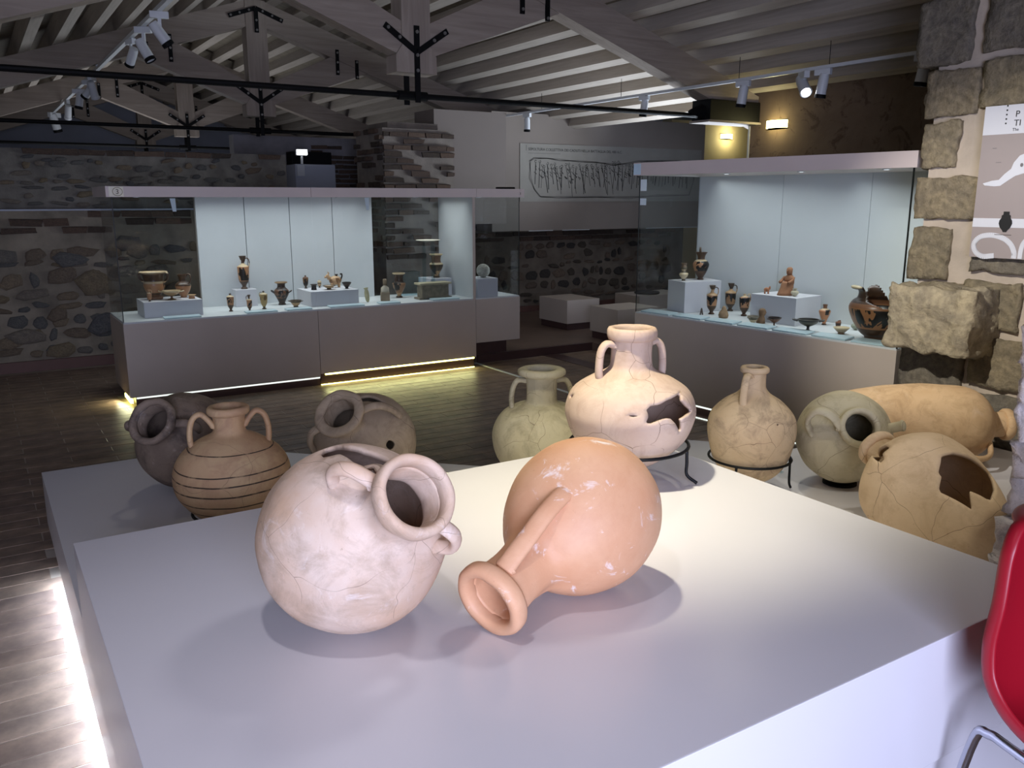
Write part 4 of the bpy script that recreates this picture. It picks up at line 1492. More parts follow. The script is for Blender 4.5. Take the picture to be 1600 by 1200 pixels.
MB().box(.916, .922, F + .006, F + .012, .669, 1.61).build('corner_seal', M['glass_edge'], cL)
for a, b in ((1.655, 2.064), (2.070, 2.467), (2.473, 2.872), (2.878, 3.27)):
    MB().box(a, b, 7.735, 7.76, .669, 1.61).build('back_panel', M['white'], cL)
MB().box(1.653, 3.272, 7.761, 7.79, .669, 1.61).build('back_frame', M['panel'], cL)
MB().box(3.995, 4.020, F + .005, B_ - .03, .669, 1.61).build('partition', M['white'], cL)
MB().box(3.994, 4.021, F + .0, F + .004, .655, 1.61).build('partition_edge', M['panel'], cL)
for a, b in ((.878, 2.436), (2.439, 4.020)):
    MB().box(a, b, 7.03, 7.82, 1.61, 1.688).build('lid', M['lid'], cL)
for x in (1.12, 2.75, 1.9, 3.5):
    downlight(cL, x, 7.25, 1.61)
text('number', '3', .05, (.945, 7.0285, 1.632), (pi / 2, 0, 0), plain('number_brown', '#5b4a2e', .5), cL)
mbx = MB()
mbx.tube([(.959 + .034 * cos(t), 7.0285, 1.649 + .030 * sin(t)) for t in [k * pi / 10 for k in range(20)]], .002, 6, closed=True)
mbx.build('number_ring', plain('number_gold', '#8a7a55', .5), cL)
MB().box(.90, 1.0, 7.0292, 7.0298, 1.613, 1.686).build('number_sticker', plain('cream_sticker', '#f2ecd8', .5), cL)
# white paper caught in the top of the case
for x, z0, z1, lab in ((1.355, 1.50, 1.60, 'small bright paper tag in the top of the long case left of the white panels'), (2.96, 1.50, 1.605, 'small bright paper tag in the top of the long case before the white panels')):
    tag(MB().prism([(x - .02, z1), (x + .02, z1), (x + .022, z0), (x - .005, z0)], 7.10, 7.104).build('paper_tag', plain('white_paper', '#dfe9f0', .6)), lab, 'paper tag')

cS = empty('display_case', (0, 0, 0))
tag(cS, 'short grey show case joined to the end of the long one, holding a clay ball', 'show case')
MB().box(4.024, 4.52, F, F + .02, .235, ZT).build('front_panel', M['panel'], cS)
MB().box(4.024, 4.52, F + .021, B_, .235, ZT).build('base', M['panel'], cS)
MB().box(4.04, 4.48, F + .19, B_ - .03, .087, .235).build('plinth', M['plinth'], cS)
MB().box(4.024, 4.515, F + .004, B_ - .004, ZT, .668).build('shelf', M['white'], cS)
MB().box(4.026, 4.515, F + .010, F + .018, .669, 1.61).build('glass_pane', M['glass'], cS)
MB().box(4.026, 4.515, 7.742, 7.75, .669, 1.61).build('glass_pane', M['glass'], cS)
MB().box(4.507, 4.515, F + .02, 7.74, .669, 1.61).build('glass_pane', M['glass'], cS)
MB().box(4.512, 4.517, F + .006, F + .012, .669, 1.61).build('corner_seal', M['glass_edge'], cS)
MB().box(4.024, 4.55, 7.03, 7.82, 1.61, 1.688).build('lid', M['lid'], cS)
downlight(cS, 4.14, 7.2, 1.61)
text('number', '3', .03, (4.495, 7.0285, 1.635), (pi / 2, 0, 0), plain('number_brown2', '#5b4a2e', .5), cS)
tag(MB().box(4.33, 4.49, 7.1, 7.2, 1.688, 1.706, bev=.006).build('black_device', M['black']), 'flat black device lying on top of the short case', 'device')

# ------------------------------------------------------------------ tall show case on the right
A = Vector((4.362, 5.133, 0))
dv = Vector((.0914, -.9958, 0))
nv_ = Vector((.9958, .0914, 0))
LC = 2.152
DC = .72
mx = Matrix(((dv.x, nv_.x, 0, A.x), (dv.y, nv_.y, 0, A.y), (0, 0, 1, 0), (0, 0, 0, 1)))
cR = empty('display_case', matrix=mx)
tag(cR, 'tall grey show case with glass front between the plinths and the tufa pier', 'show case')
MB().box(0, LC, 0, .02, .10, .72).build('front_panel', M['panel'], cR)
MB().box(0, LC, .021, DC, .10, .72).build('base', M['panel'], cR)
MB().box(.03, LC - .03, .02, DC - .03, 0, .10).build('plinth', M['plinth'], cR)
MB().box(.02, LC - .02, .004, .018, .086, .098).build('led_or_reflection_strip', M['led_dim'], cR)
MB().box(.02, LC - .02, .004, .018, .0, .006).build('led_or_reflection_strip', M['led_dim'], cR)  # emissive line at floor level imitating the LED reflected there
MB().box(.005, LC - .005, .004, DC - .004, .72, .73).build('shelf', M['white'], cR)
MB().box(.005, LC - .005, .008, .016, .731, 1.77).build('glass_pane', M['glass'], cR)
MB().box(.005, .013, .018, DC - .03, .731, 1.77).build('glass_pane', M['glass'], cR)
MB().box(LC - .013, LC - .005, .018, DC - .03, .731, 1.77).build('glass_pane', M['glass'], cR)
MB().box(.002, .006, .004, .010, .731, 1.77).build('corner_seal', M['glass_edge'], cR)
MB().box(LC - .008, LC - .001, .001, .010, .731, 1.77).build('corner_seal', M['glass_edge'], cR)
for a, b in ((.012, .80), (.803, 1.50), (1.503, LC - .015)):
    MB().box(a, b, DC - .028, DC - .005, .731, 1.77).build('back_panel', M['white'], cR)
MB().box(.004, .012, DC - .03, DC - .02, .731, 1.77).build('panel_edge', M['whitemetal'], cR)
MB().box(-.03, LC + .03, -.03, DC + .02, 1.77, 1.862).build('lid', M['lid'], cR)
for u in (.75, 1.35, 1.93):
    downlight(cR, u, .1, 1.77, .026)
tag(MB().box(-.028, .045, -.0325, -.0305, 1.775, 1.855).build('number_sticker', plain('pale_blue_sticker', '#cfe6f5', .4)), 'pale blue number sticker on the lid corner of the tall case', 'sticker').matrix_world = mx
for z0, z1, lab in ((1.655, 1.74, 'bright pale patch imitating a window reflection near the top left corner of the tall case glass'), (1.55, 1.60, 'second pale patch imitating a window reflection, lower on the tall case glass')):
    tag(MB().box(.014, .075, .005, .0075, z0, z1).build('glass_reflection_patch', plain('reflection_white', '#e6f4ff', .4)), lab, 'sticker').matrix_world = mx  # pale plates on the pane stand in for window reflections

# caption plates along the front edges
def cplate(m4, x0, x1, y0, y1, z, lab, lang):
    o = MB().box(x0, x1, 0, y1 - y0, 0, .010, bev=.002).build('caption_plate', M['plate'])
    o.matrix_world = m4 @ Matrix.Translation((0, y0, z)) @ Matrix.Rotation(radians(lang), 4, 'X')
    tag(o, lab, 'caption plate', 'caption plates in the show cases')


nm = ['first', 'second', 'third', 'fourth', 'fifth', 'sixth', 'last']
for i, (a, b) in enumerate(((.04, .33), (.37, .64), (.68, .93), (.97, 1.22), (1.26, 1.52), (1.56, 1.80), (1.84, 2.10))):
    cplate(mx, a, b, .022, .13, .731, 'pale caption plate on the front edge of the tall case, %s from the far end' % nm[i], 4)
I4 = Matrix.Identity(4)
for i, (a, b) in enumerate(((1.22, 1.50), (1.86, 2.12), (2.20, 2.42), (2.58, 2.90), (3.05, 3.25), (3.58, 3.86))):
    cplate(I4, a, b, 7.085, 7.17, .669, 'pale caption plate on the front edge of the long case, %s from its left end' % nm[i], 4)

# ------------------------------------------------------------------ pedestals inside the cases
def pedestal(x0, x1, y0, y1, z0, z1, lab, rot=0):
    o = MB().box(x0, x1, y0, y1, z0, z1, bev=.002).build('pedestal', M['pedestal'])
    tag(o, lab, 'pedestal', 'white pedestals in the show cases')
    return o


pedestal(1.098, 1.546, 7.228, 7.57, .6685, .795, 'wide white pedestal at the left end of the long case, under the column krater')
pedestal(1.905, 2.092, 7.58, 7.73, .6685, .817, 'narrow white pedestal under the tall lekythos in the long case')
pedestal(2.465, 2.908, 7.24, 7.62, .6685, .80, 'wide white pedestal in the long case, under the animal-shaped vessel')
pedestal(3.73, 3.96, 7.43, 7.70, .6685, .835, 'white pedestal by the partition, under a krater')
pedestal(4.06, 4.285, 7.09, 7.34, .6685, .847, 'white pedestal under the clay ball in the short case')
pedestal(4.04, 4.20, 7.52, 7.70, .6685, 1.06, 'tall white pedestal behind the clay ball in the short case')
q1 = MB().slab([(4.66, 5.03), (4.615, 4.79), (4.96, 4.75), (5.03, 4.99)], .7315, .969).build('pedestal', M['pedestal'])
q1.data.name = 'pedestal'
tag(q1, 'tall white pedestal at the far end of the tall case, under the black oinochoe', 'pedestal', 'white pedestals in the show cases')
for v in q1.data.vertices:
    v.co.y += .06
q2 = MB().slab([(4.765, 4.32), (4.785, 3.93), (5.10, 3.97), (5.06, 4.33)], .7315, .9235).build('pedestal', M['pedestal'])
tag(q2, 'white pedestal in the middle of the tall case, under the seated figure', 'pedestal', 'white pedestals in the show cases')

# acrylic stands and plate behind the krater
tag(MB().box(3.52, 3.70, 7.60, 7.73, .6685, .90).build('acrylic_block', M['acrylic']), 'clear acrylic block behind the stone chest in the long case', 'acrylic block')
pt = empty('plate_on_stand', (3.69, 7.387, .6685))
tag(pt, 'pale flat plate held level on a clear acrylic stand above the krater', 'plate')
MB().lathe([(.001, .528), (.06, .53), (.115, .54), (.118, .545), (.113, .546), (.06, .538), (.001, .536)], 32).build('dish', plain('plate_clay', '#b9b2a2', .5), pt, True)
MB().box(-.05, -.044, -.032, .032, 0, .522).box(.044, .05, -.032, .032, 0, .522).box(-.05, .05, -.032, .032, .522, .527).build('acrylic_stand', M['acrylic'], pt)

# ------------------------------------------------------------------ Greek pottery
BLK, BUF, ORG, CRM, DRK, BRN = '#14110f', '#b5966e', '#a97c58', '#cbb994', '#241b17', '#5a3c2a'
SHAPES = {
    'lekythos': [(.50, 0), (.52, .03), (.30, .07), (.42, .14), (.74, .24), (.86, .40), (.92, .60), (.90, .68), (.50, .73), (.27, .77), (.24, .86), (.34, .88), (.52, .97), (.60, 1)],
    'lekythos_broken': [(.52, 0), (.54, .04), (.30, .09), (.42, .17), (.74, .30), (.88, .50), (.95, .76), (.92, .83), (.50, .88), (.28, .91), (.26, 1)],
    'krater': [(.52, 0), (.55, .08), (.40, .13), (.46, .18), (.66, .36), (.74, .52), (.70, .62), (.66, .67), (.70, .80), (.80, .94), (.96, .97), (.97, 1)],
    'krater_slim': [(.42, 0), (.45, .05), (.25, .09), (.35, .16), (.72, .36), (.90, .52), (.86, .60), (.62, .66), (.58, .80), (.70, .93), (.86, .96), (.86, 1)],
    'oinochoe': [(.36, 0), (.40, .03), (.42, .08), (.74, .25), (.95, .45), (.92, .56), (.62, .66), (.44, .70), (.46, .80), (.56, .92), (.60, 1)],
    'trefoil': [(.36, 0), (.38, .04), (.30, .07), (.62, .22), (.90, .42), (.93, .52), (.72, .62), (.46, .66), (.44, .74), (.56, .84), (.74, .90)],
    'kylix': [(.38, 0), (.40, .05), (.14, .14), (.12, .38), (.30, .46), (.66, .66), (.84, .92), (.86, 1)],
    'bowl': [(.40, 0), (.42, .10), (.36, .18), (.60, .42), (.92, .85), (1.0, 1)],
    'cup': [(.34, 0), (.36, .08), (.30, .14), (.62, .50), (.95, .88), (.92, 1)],
    'shallow': [(.34, 0), (.36, .20), (.30, .30), (.70, .62), (1.0, 1)],
    'stamnos': [(.42, 0), (.44, .04), (.36, .09), (.58, .28), (.86, .50), (.82, .64), (.55, .74), (.46, .80), (.48, .92), (.72, .96), (.74, 1)],
    'amphora': [(.40, 0), (.42, .04), (.28, .08), (.62, .34), (.98, .62), (.90, .72), (.42, .80), (.32, .84), (.36, .94), (.44, 1)],
    'aryballos': [(.30, 0), (.34, .05), (.80, .25), (1.0, .46), (.84, .66), (.40, .78), (.34, .86), (.62, .93), (.64, 1)],
    'alabastron': [(.10, 0), (.55, .05), (.80, .20), (.92, .45), (.86, .70), (.62, .88), (.60, .93), (.90, .96), (.90, 1)],
    'jar': [(.70, 0), (.74, .1), (.66, .5), (.72, .82), (.95, .92), (1.0, 1)],
    'two_tier': [(.40, 0), (.44, .05), (.34, .10), (.82, .26), (.98, .38), (.70, .46), (.5, .52), (.44, .60), (.66, .66), (.72, .72), (.62, .78), (.46, .9), (.66, .97), (.66, 1)],
}
HANDS = {
    'one': lambda w, h: [([(w * .88, h * .66), (w * 1.05, h * .76), (w * .95, h * .90), (w * .5, h * .93), (w * .26, h * .84)], 0)],
    'one_high': lambda w, h: [([(w * .80, h * .60), (w * 1.05, h * .74), (w * 1.0, h * .95), (w * .7, h * 1.0), (w * .5, h * .90)], 0)],
    'loop_top': lambda w, h: [([(w * .60, h * .66), (w * .95, h * .84), (w * .70, h * 1.04), (w * .45, h * .92)], 90)],
    'ears': lambda w, h: [([(w * .70, h * .62), (w * .98, h * .74), (w * 1.04, h * .90), (w * .92, h * .97)], a) for a in (0, 180)],
    'neck2': lambda w, h: [([(w * .86, h * .58), (w * 1.0, h * .72), (w * .86, h * .88), (w * .58, h * .90)], a) for a in (0, 180)],
    'none': lambda w, h: [],
}


def pot(name, label, cat, shape, hand, loc, h, w, mat, rotz=0.0, lug=False, seg=28):
    """w = greatest width of the body, h = height"""
    r = empty(name, loc, rotz)
    tag(r, label, cat)
    W = w / 2
    P = [(a * W, b * h) for a, b in SHAPES[shape]]
    cpts = smooth_curve([(a, 0, b) for a, b in P], 3)
    out = [(max(.0006, p.x), max(0.0, p.z)) for p in cpts]
    t = max(.002, W * .07)
    inner = [(max(.0006, a - t), b) for a, b in reversed(out[len(out) // 3:])]
    prof = [(.0006, 0.0)] + out + inner + [(.0006, inner[-1][1])]
    MB().lathe(prof, seg).build('body', mat, r, auto=55)
    for path, az in HANDS[hand](W, h):
        jar_handle(path, az, mat, r, max(.0032, W * .10), max(.0025, W * .08))
    if lug:
        for s in (0, 180):
            zz = h * (lug if lug is not True else .9)
            rr = W * .84
            pth = [Vector((rr * .96, -W * .28, zz)), Vector((rr + W * .30, -W * .22, zz + h * .08)), Vector((rr + W * .36, 0, zz + h * .11)), Vector((rr + W * .30, W * .22, zz + h * .08)), Vector((rr * .96, W * .28, zz))]
            R = Matrix.Rotation(radians(s), 3, 'Z')
            MB().tube([R @ p for p in smooth_curve(pth, 4)], max(.003, W * .06), 8).build('handle', mat, r, True)
    return r


def fig(n, h, f0, f1, base=BLK, top=BLK, ground=ORG, neck=CRM, fs=1.0, seed=0.0, foot=.12, shoulder=None):
    b = [(0, base), (foot, base), (f0, ground), (f1, neck if neck else top), (shoulder or min(1, f1 + .12), top)]
    return painted(n, h, b, ground, (f0 + .02, f1 - .02), BLK, fs, seed)


CR = pi - .57  # handles of many vases look to the picture's right
E_ = -.57
pot('column_krater', 'column krater with black animal figure at the left end of the long case', 'vase', 'krater', 'ears', (1.223, 7.44, .7955), .223, .225, painted('krater_paint', .223, [(0, BRN), (.16, BLK), (.24, ORG), (.58, CRM), (.66, BLK), (.94, CRM)], ORG, (.36, .60), BLK, .45, 2.2), E_)
pot('oinochoe', 'oinochoe with black neck and plain orange belly behind the footed dish', 'vase', 'oinochoe', 'one_high', (1.45, 7.46, .7955), .191, .130, painted('oino_paint', .191, [(0, ORG), (.5, BLK), (.62, DRK)], ORG), E_)
pot('kylix', 'pale buff footed kylix in front of the column krater', 'cup', 'kylix', 'none', (1.330, 7.33, .7955), .074, .165, painted('kylix_paint', .074, [(0, BRN), (.42, BUF), (.85, CRM)], BUF), E_, lug=.86)
pot('small_lekythos', 'tiny orange lekythos at the front left corner of the wide pedestal', 'vase', 'lekythos', 'one', (1.155, 7.29, .7955), .093, .040, painted('slek_paint', .093, [(0, BLK), (.15, ORG), (.7, CRM), (.8, ORG)], ORG), E_)
pot('small_bowl', 'small plain orange bowl at the right end of the wide pedestal', 'bowl', 'jar', 'none', (1.486, 7.325, .7955), .032, .068, painted('sbowl_paint', .032, [(0, ORG), (.7, BUF)], ORG), 0)
pot('lekythos', 'tall lekythos with a running black figure on the narrow pedestal', 'vase', 'lekythos', 'one', (2.003, 7.655, .8175), .289, .109, fig('lek_paint', .289, .24, .68, fs=.8, seed=1.5, shoulder=.78, foot=.04), E_)
pot('lekythos', 'broken-necked lekythos with a dark figured band, left before the narrow pedestal', 'vase', 'lekythos_broken', 'none', (1.792, 7.321, .6685), .150, .062, fig('lekA_paint', .150, .36, .82, fs=1, seed=2.5, shoulder=.92), E_)
pot('lekythos', 'smallest slim lekythos just before the narrow pedestal', 'vase', 'lekythos', 'one', (1.932, 7.257, .6685), .137, .048, fig('lekB_paint', .137, .30, .68, fs=1, seed=3.5, shoulder=.76), CR)
pot('lekythos', 'yellowish pale-ground lekythos with broken mouth, right of the narrow pedestal', 'vase', 'lekythos_broken', 'one', (2.073, 7.320, .6685), .156, .068, painted('lekC_paint', .156, [(0, BLK), (.14, '#9c8a5c'), (.3, '#a8905e'), (.82, CRM), (.92, BLK)], '#a8905e', (.5, .75), '#6e5430', 1.2, 7.0), CR)
pot('stamnos', 'dark round-bellied jar with small side handles against the white panel', 'vase', 'stamnos', 'none', (2.301, 7.550, .6685), .203, .150, painted('stam_paint', .203, [(0, BLK), (.12, DRK), (.30, '#6b4a36'), (.68, DRK), (.95, BUF)], '#6b4a36', (.2, .7), BLK, .8, 4.4), E_, lug=.52)
pot('kylix', 'low dark kylix with handles in front of the round-bellied jar', 'cup', 'bowl', 'none', (2.345, 7.30, .6685), .062, .105, painted('kyl2_paint', .068, [(0, DRK), (.2, BUF), (.62, BLK)], BUF), E_, lug=.8)
pot('small_lekythos', 'dark little lekythos at the left end of the animal vessel pedestal', 'vase', 'lekythos_broken', 'none', (2.530, 7.56, .8005), .118, .052, fig('flek_paint', .118, .2, .8, ground='#7b5a3e', neck=BRN, seed=5.1), E_)
pot('black_pyxis', 'short black pot before the dark little lekythos', 'pot', 'jar', 'none', (2.550, 7.40, .8005), .050, .066, painted('pyx_paint', .05, [(0, BLK), (.8, DRK)], DRK), 0)
pot('small_vase', 'tiny dark-footed vase between the black pot and the animal vessel', 'vase', 'lekythos_broken', 'none', (2.659, 7.56, .8005), .071, .038, painted('sv_paint', .071, [(0, BLK), (.25, BUF), (.5, DRK), (.62, CRM)], BUF), 0)
pot('shallow_dish', 'shallow dark-rimmed dish in front of the animal vessel', 'dish', 'shallow', 'none', (2.676, 7.36, .8005), .036, .115, painted('dish_paint', .036, [(0, DRK), (.35, BUF), (.85, BLK)], BUF), 0)
pot('black_cup', 'dark conical cup right of the animal vessel', 'cup', 'cup', 'none', (2.838, 7.344, .8005), .059, .088, painted('cup_paint', .059, [(0, BLK), (.5, '#3b2b23'), (.8, BLK)], '#3b2b23'), 0)
pot('alabastron', 'leaning pale stone alabastron in the long case', 'vase', 'alabastron', 'none', (3.029, 7.322, .6685), .131, .047, plain('alabaster', '#b3ad86', .5, var=.08, vscale=30), 0).rotation_euler = (0, -.12, 0)
pot('krater', 'slim figured krater with double rim left of the stone chest', 'vase', 'krater_slim', 'neck2', (3.426, 7.500, .6685), .236, .140, painted('kr2_paint', .236, [(0, BLK), (.08, BUF), (.2, '#8d6a4c'), (.60, BLK), (.94, CRM)], '#8d6a4c', (.18, .62), BLK, .9, 8.1), E_ + 1.2)
pot('krater', 'slim figured krater on the white pedestal by the partition', 'vase', 'krater_slim', 'neck2', (3.86, 7.56, .8355), .231, .150, painted('kr3_paint', .231, [(0, BLK), (.08, BUF), (.30, BLK), (.48, BLK), (.56, CRM), (.64, '#5d3d2c'), (.94, CRM)], BUF, (.14, .55), BLK, .8, 9.3), E_ + 1.2)

# figurines, chest and ball
r = empty('animal_vessel', (2.79, 7.50, .8005), E_ * .3)
tag(r, 'pale clay animal-shaped vessel with horns on the wide pedestal', 'vessel')
am = painted('animal_clay', .13, [(0, '#b49067'), (.5, '#c4a076')], '#b08a60', (.3, .7), '#7d5a3c', .8, 1.1)
bm_ = MB().ball((0, 0, .065), .052, (1.12, .72, .80), 16)
bm_.loft([(-.045, 0, .072, .026, .022), (-.06, 0, .098, .018, .016), (-.068, 0, .112, .017, .014), (-.07, 0, .122, .008, .008)], 12)
bm_.tube([(-.062, 0, .108), (-.085, 0, .098), (-.098, 0, .095)], [.014, .011, .008], 10)
bm_.build('body', am, r, True)
for sx in (-.032, .032):
    for sy in (-.018, .018):
        MB().tube([(sx, sy, .045), (sx, sy, 0.0)], [.012, .008], 8).build('leg', am, r, True)
MB().tube(smooth_curve([(-.064, .008, .118), (-.058, .016, .132), (-.066, .02, .142)], 3), .004, 6).build('horn', am, r)
MB().tube(smooth_curve([(-.064, -.008, .118), (-.058, -.016, .132), (-.066, -.02, .142)], 3), .004, 6).build('horn', am, r)
MB().tube(smooth_curve([(.05, 0, .07), (.062, 0, .10), (.06, 0, .122), (.045, 0, .118)], 4), .007, 8).build('tail', plain('animal_dark', DRK, .5), r)
MB().lathe([(.008, .098), (.010, .112), (.018, .120), (.014, .121), (.006, .112), (.004, .098)], 14, mat4=Matrix.Translation((.012, 0, 0))).build('spout', plain('animal_dark2', DRK, .5), r)

terr = plain('terracotta', '#96694a', .8, var=.12, vscale=20, bump=.3)
r = empty('bust', (3.205, 7.330, .6685), E_ * .6)
tag(r, 'small pale female bust on a clay block in the long case', 'figurine')
MB().box(-.042, .042, -.03, .03, 0, .075, bev=.004).build('block', plain('pale_clay_block', '#8b7c66', .8, var=.1, vscale=20), r)
pal = plain('pale_clay', '#b9b09c', .7, var=.06, vscale=20)
MB().loft([(0, 0, .075, .040, .024), (0, 0, .10, .038, .024), (0, 0, .122, .036, .022), (0, 0, .135, .020, .017), (0, 0, .145, .013, .013)]).build('torso', pal, r, True)
hd = MB().loft([(0, 0, .14, .012, .012), (0, -.002, .155, .019, .018), (0, -.002, .175, .020, .020), (0, 0, .192, .019, .018), (0, 0, .203, .015, .014)])
hd.ball((0, -.021, .170), .004).build('head', plain('bust_head', '#7b6a54', .8, var=.1, vscale=30), r, True)

r = empty('stone_chest', (3.675, 7.275, .6685))
tag(r, 'low stone chest with flat pale lid at the right of the long case', 'chest')
stc = plain('chest_stone', '#837a68', .85, var=.16, vscale=22, bump=.8)
MB().box(-.14, .14, -.055, .055, .012, .135, bev=.004).build('box', stc, r)
MB().box(-.165, .165, -.07, .07, .135, .153, bev=.004).build('lid', plain('chest_lid', '#b3aa8c', .8, var=.06), r)
for sx in (-1, 1):
    MB().box(sx * .15 - .022, sx * .15 + .022, -.06, .06, 0, .018, bev=.004).build('foot', stc, r)

tag(MB().ball((0, 0, .068), .066, (1, 1, 1), 24).build('clay_ball', ceramic('ball_clay', '#8f8c80', '#a7a598', '#4f4b44', .8, 16, .8, seed=3.3), smooth=True, loc=(4.185, 7.20, .8465)), 'round mended clay ball on the pedestal in the short case', 'ball')
tag(MB().loft([(0, 0, 0, .022, .03), (0, 0, .03, .03, .035), (0, 0, .055, .02, .024)]).build('pale_sherd', plain('pale_sherd', '#9aa39c', .7), smooth=True, loc=(4.40, 7.45, .6685)), 'small pale fragment at the back of the short case', 'fragment')

# tall case
pot('trefoil_oinochoe', 'black trefoil-mouthed oinochoe on the tall pedestal', 'vase', 'trefoil', 'loop_top', (4.875, 4.955, .9695), .240, .133, painted('oinB_paint', .253, [(0, BLK), (.22, BLK), (.28, ORG), (.57, CRM), (.63, BLK)], ORG, (.28, .58), BLK, .9, 2.9), E_)
pot('two_tier_vase', 'little whitish vase with stacked body left of the black oinochoe', 'vase', 'two_tier', 'none', (4.70, 4.96, .9695), .137, .072, painted('tt_paint', .137, [(0, DRK), (.1, CRM), (.45, BLK), (.56, CRM), (.66, BLK), (.78, BRN)], CRM), 0)
pot('lekythos', 'figured lekythos before the tall pedestal in the tall case', 'vase', 'lekythos', 'one', (4.757, 4.70, .7315), .220, .088, fig('l1_paint', .22, .30, .66, seed=4.2, shoulder=.86, neck=BUF), E_)
pot('lekythos', 'darkest figured lekythos, standing farther back in the tall case', 'vase', 'lekythos', 'one', (5.02, 4.76, .7315), .217, .090, fig('l2_paint', .217, .26, .66, ground='#8a6748', seed=6.6, shoulder=.80, neck=BUF), E_)
pot('broken_lekythos', 'neckless orange lekythos with looped handle beside the middle pedestal', 'vase', 'lekythos_broken', 'one_high', (4.896, 4.50, .7315), .165, .084, fig('j3_paint', .176, .36, .82, seed=7.7, shoulder=.95, neck=CRM), E_)
r = empty('small_figurine', (4.665, 4.712, .7315))
tag(r, 'tiny three-pointed clay figurine at the foot of the first figured lekythos', 'figurine')
MB().tube([(0, 0, .05), (-.012, 0, .0)], [.005, .006], 6).tube([(0, 0, .05), (.012, 0, 0)], [.005, .006], 6).tube([(0, .0, .05), (0, .012, 0)], [.005, .006], 6).build('body', plain('grey_clay', '#5a5048', .8), r)
tag(MB().loft([(0, 0, 0, .034, .03), (0, 0, .02, .040, .036), (0, 0, .045, .032, .03), (.004, 0, .062, .018, .018), (.004, 0, .075, .016, .015), (.004, 0, .088, .009, .009)]).build('squat_figurine', plain('squat_clay', '#94795a', .8, var=.12, vscale=25), smooth=True, loc=(4.675, 4.495, .7315)), 'squat rounded clay figurine at the front of the tall case', 'figurine')
pot('lidded_bowl', 'small bowl of black and cream bands on little feet before the middle pedestal', 'bowl', 'bowl', 'none', (4.633, 4.170, .7315), .055, .085, painted('b1_paint', .055, [(0, CRM), (.55, BLK), (.8, '#6e675c')], CRM), 0, lug=.75)
r = empty('terracotta_head', (4.72, 4.165, .7315), 1.2)
tag(r, 'terracotta female head in profile, behind the kylix before the middle pedestal', 'figurine')
h_ = MB().loft([(0, .01, 0, .040, .03), (0, .008, .03, .034, .026), (0, .004, .048, .018, .018), (0, 0, .062, .022, .024), (0, 0, .082, .024, .027), (0, .002, .098, .018, .020), (0, .002, .104, .008, .009)])
h_.ball((0, -.026, .072), .005)
h_.build('head', plain('head_clay', '#7d6248', .85, var=.15, vscale=30), r, True)
pot('kylix', 'brown footed cup before the terracotta head', 'cup', 'kylix', 'none', (4.640, 3.985, .7315), .067, .100, painted('k3_paint', .067, [(0, BRN), (.3, BRN), (.55, '#6b4630'), (.86, BLK)], BRN), 0, lug=.8)
pot('kylix', 'wide grey-black kylix, the largest cup in the tall case', 'cup', 'kylix', 'none', (4.671, 3.725, .7315), .082, .165, painted('k4_paint', .086, [(0, BLK), (.42, '#5a574c'), (.8, BLK), (.9, '#4a473f')], '#5a574c'), -.9, lug=.85)
pot('small_amphora', 'orange egg-shaped amphora with a black patch beside the middle pedestal', 'vase', 'amphora', 'none', (5.02, 3.87, .7315), .143, .080, painted('l0_paint', .143, [(0, BLK), (.06, '#b07850'), (.74, CRM), (.8, BRN)], '#b07850', (.5, .75), BLK, .5, 9.9), 0)
pot('bowl', 'low cream bowl on a foot near the big broken krater', 'bowl', 'bowl', 'none', (4.766, 3.535, .7315), .044, .105, painted('b2_paint', .042, [(0, BRN), (.3, '#9c9078'), (.8, CRM)], '#9c9078'), 0)
pot('tiny_oinochoe', 'tiny red-brown broken jug behind the low cream bowl', 'jug', 'lekythos_broken', 'one_high', (4.95, 3.70, .7315), .055, .040, painted('br_paint', .049, [(0, BRN), (.5, DRK), (.75, '#7b4f36')], BRN), 0)
pot('aryballos', 'small pale grey-green aryballos beside the big broken krater', 'vase', 'aryballos', 'none', (5.00, 3.60, .7315), .055, .058, plain('ary_clay', '#8e9484', .6, var=.08, vscale=30), 0)
# big broken krater
r = empty('broken_krater', (4.765, 3.28, .7315), radians(8))
tag(r, 'large broken black-figure krater at the pier end of the tall case', 'vase')
kp = painted('bk_paint', .33, [(0, BLK), (.22, '#8a5f3e'), (.62, '#74503a'), (.70, BLK)], '#8a5f3e', (.26, .60), BLK, .5, 3.1)
KP = [(.04, 0), (.065, .004), (.07, .02), (.10, .045), (.142, .11), (.168, .17), (.172, .21), (.15, .245), (.128, .262), (.122, .30), (.145, .33)]
# the broken edge rises to the surviving neck and to the sherd at the back
jb = jar_body('body', KP, kp, r, [], .008, 64, 60, .001, 2.0)
bmk = bmesh.new()
bmk.from_mesh(jb.data)
rim_h = [(-180, .25), (-165, .235), (-140, .21), (-60, .203), (-20, .205), (0, .225), (15, .29), (35, .325), (60, .31), (75, .25), (90, .22), (100, .225), (115, .30), (128, .33), (160, .33), (172, .28), (180, .25)]
kill = []
for f in bmk.faces:
    c = f.calc_center_median()
    az = degrees(atan2(c.y, c.x))
    for (a0, h0), (a1, h1) in zip(rim_h[:-1], rim_h[1:]):
        if a0 <= az <= a1:
            if c.z > h0 + (h1 - h0) * (az - a0) / (a1 - a0):
                kill.append(f)
            break
bmesh.ops.delete(bmk, geom=kill, context='FACES')
bmk.to_mesh(jb.data)
bmk.free()
MB().tube([(.15 * cos(radians(t)), .15 * sin(radians(t)), .328) for t in (114, 122, 132, 142, 152, 162)], [.010, .020, .024, .026, .022, .012], 8, flat=(.5, 1)).build('rim_fragment', painted('bk_rim', .33, [(0, '#6f675c'), (.98, CRM)], '#6f675c'), r, True)
mb = MB()
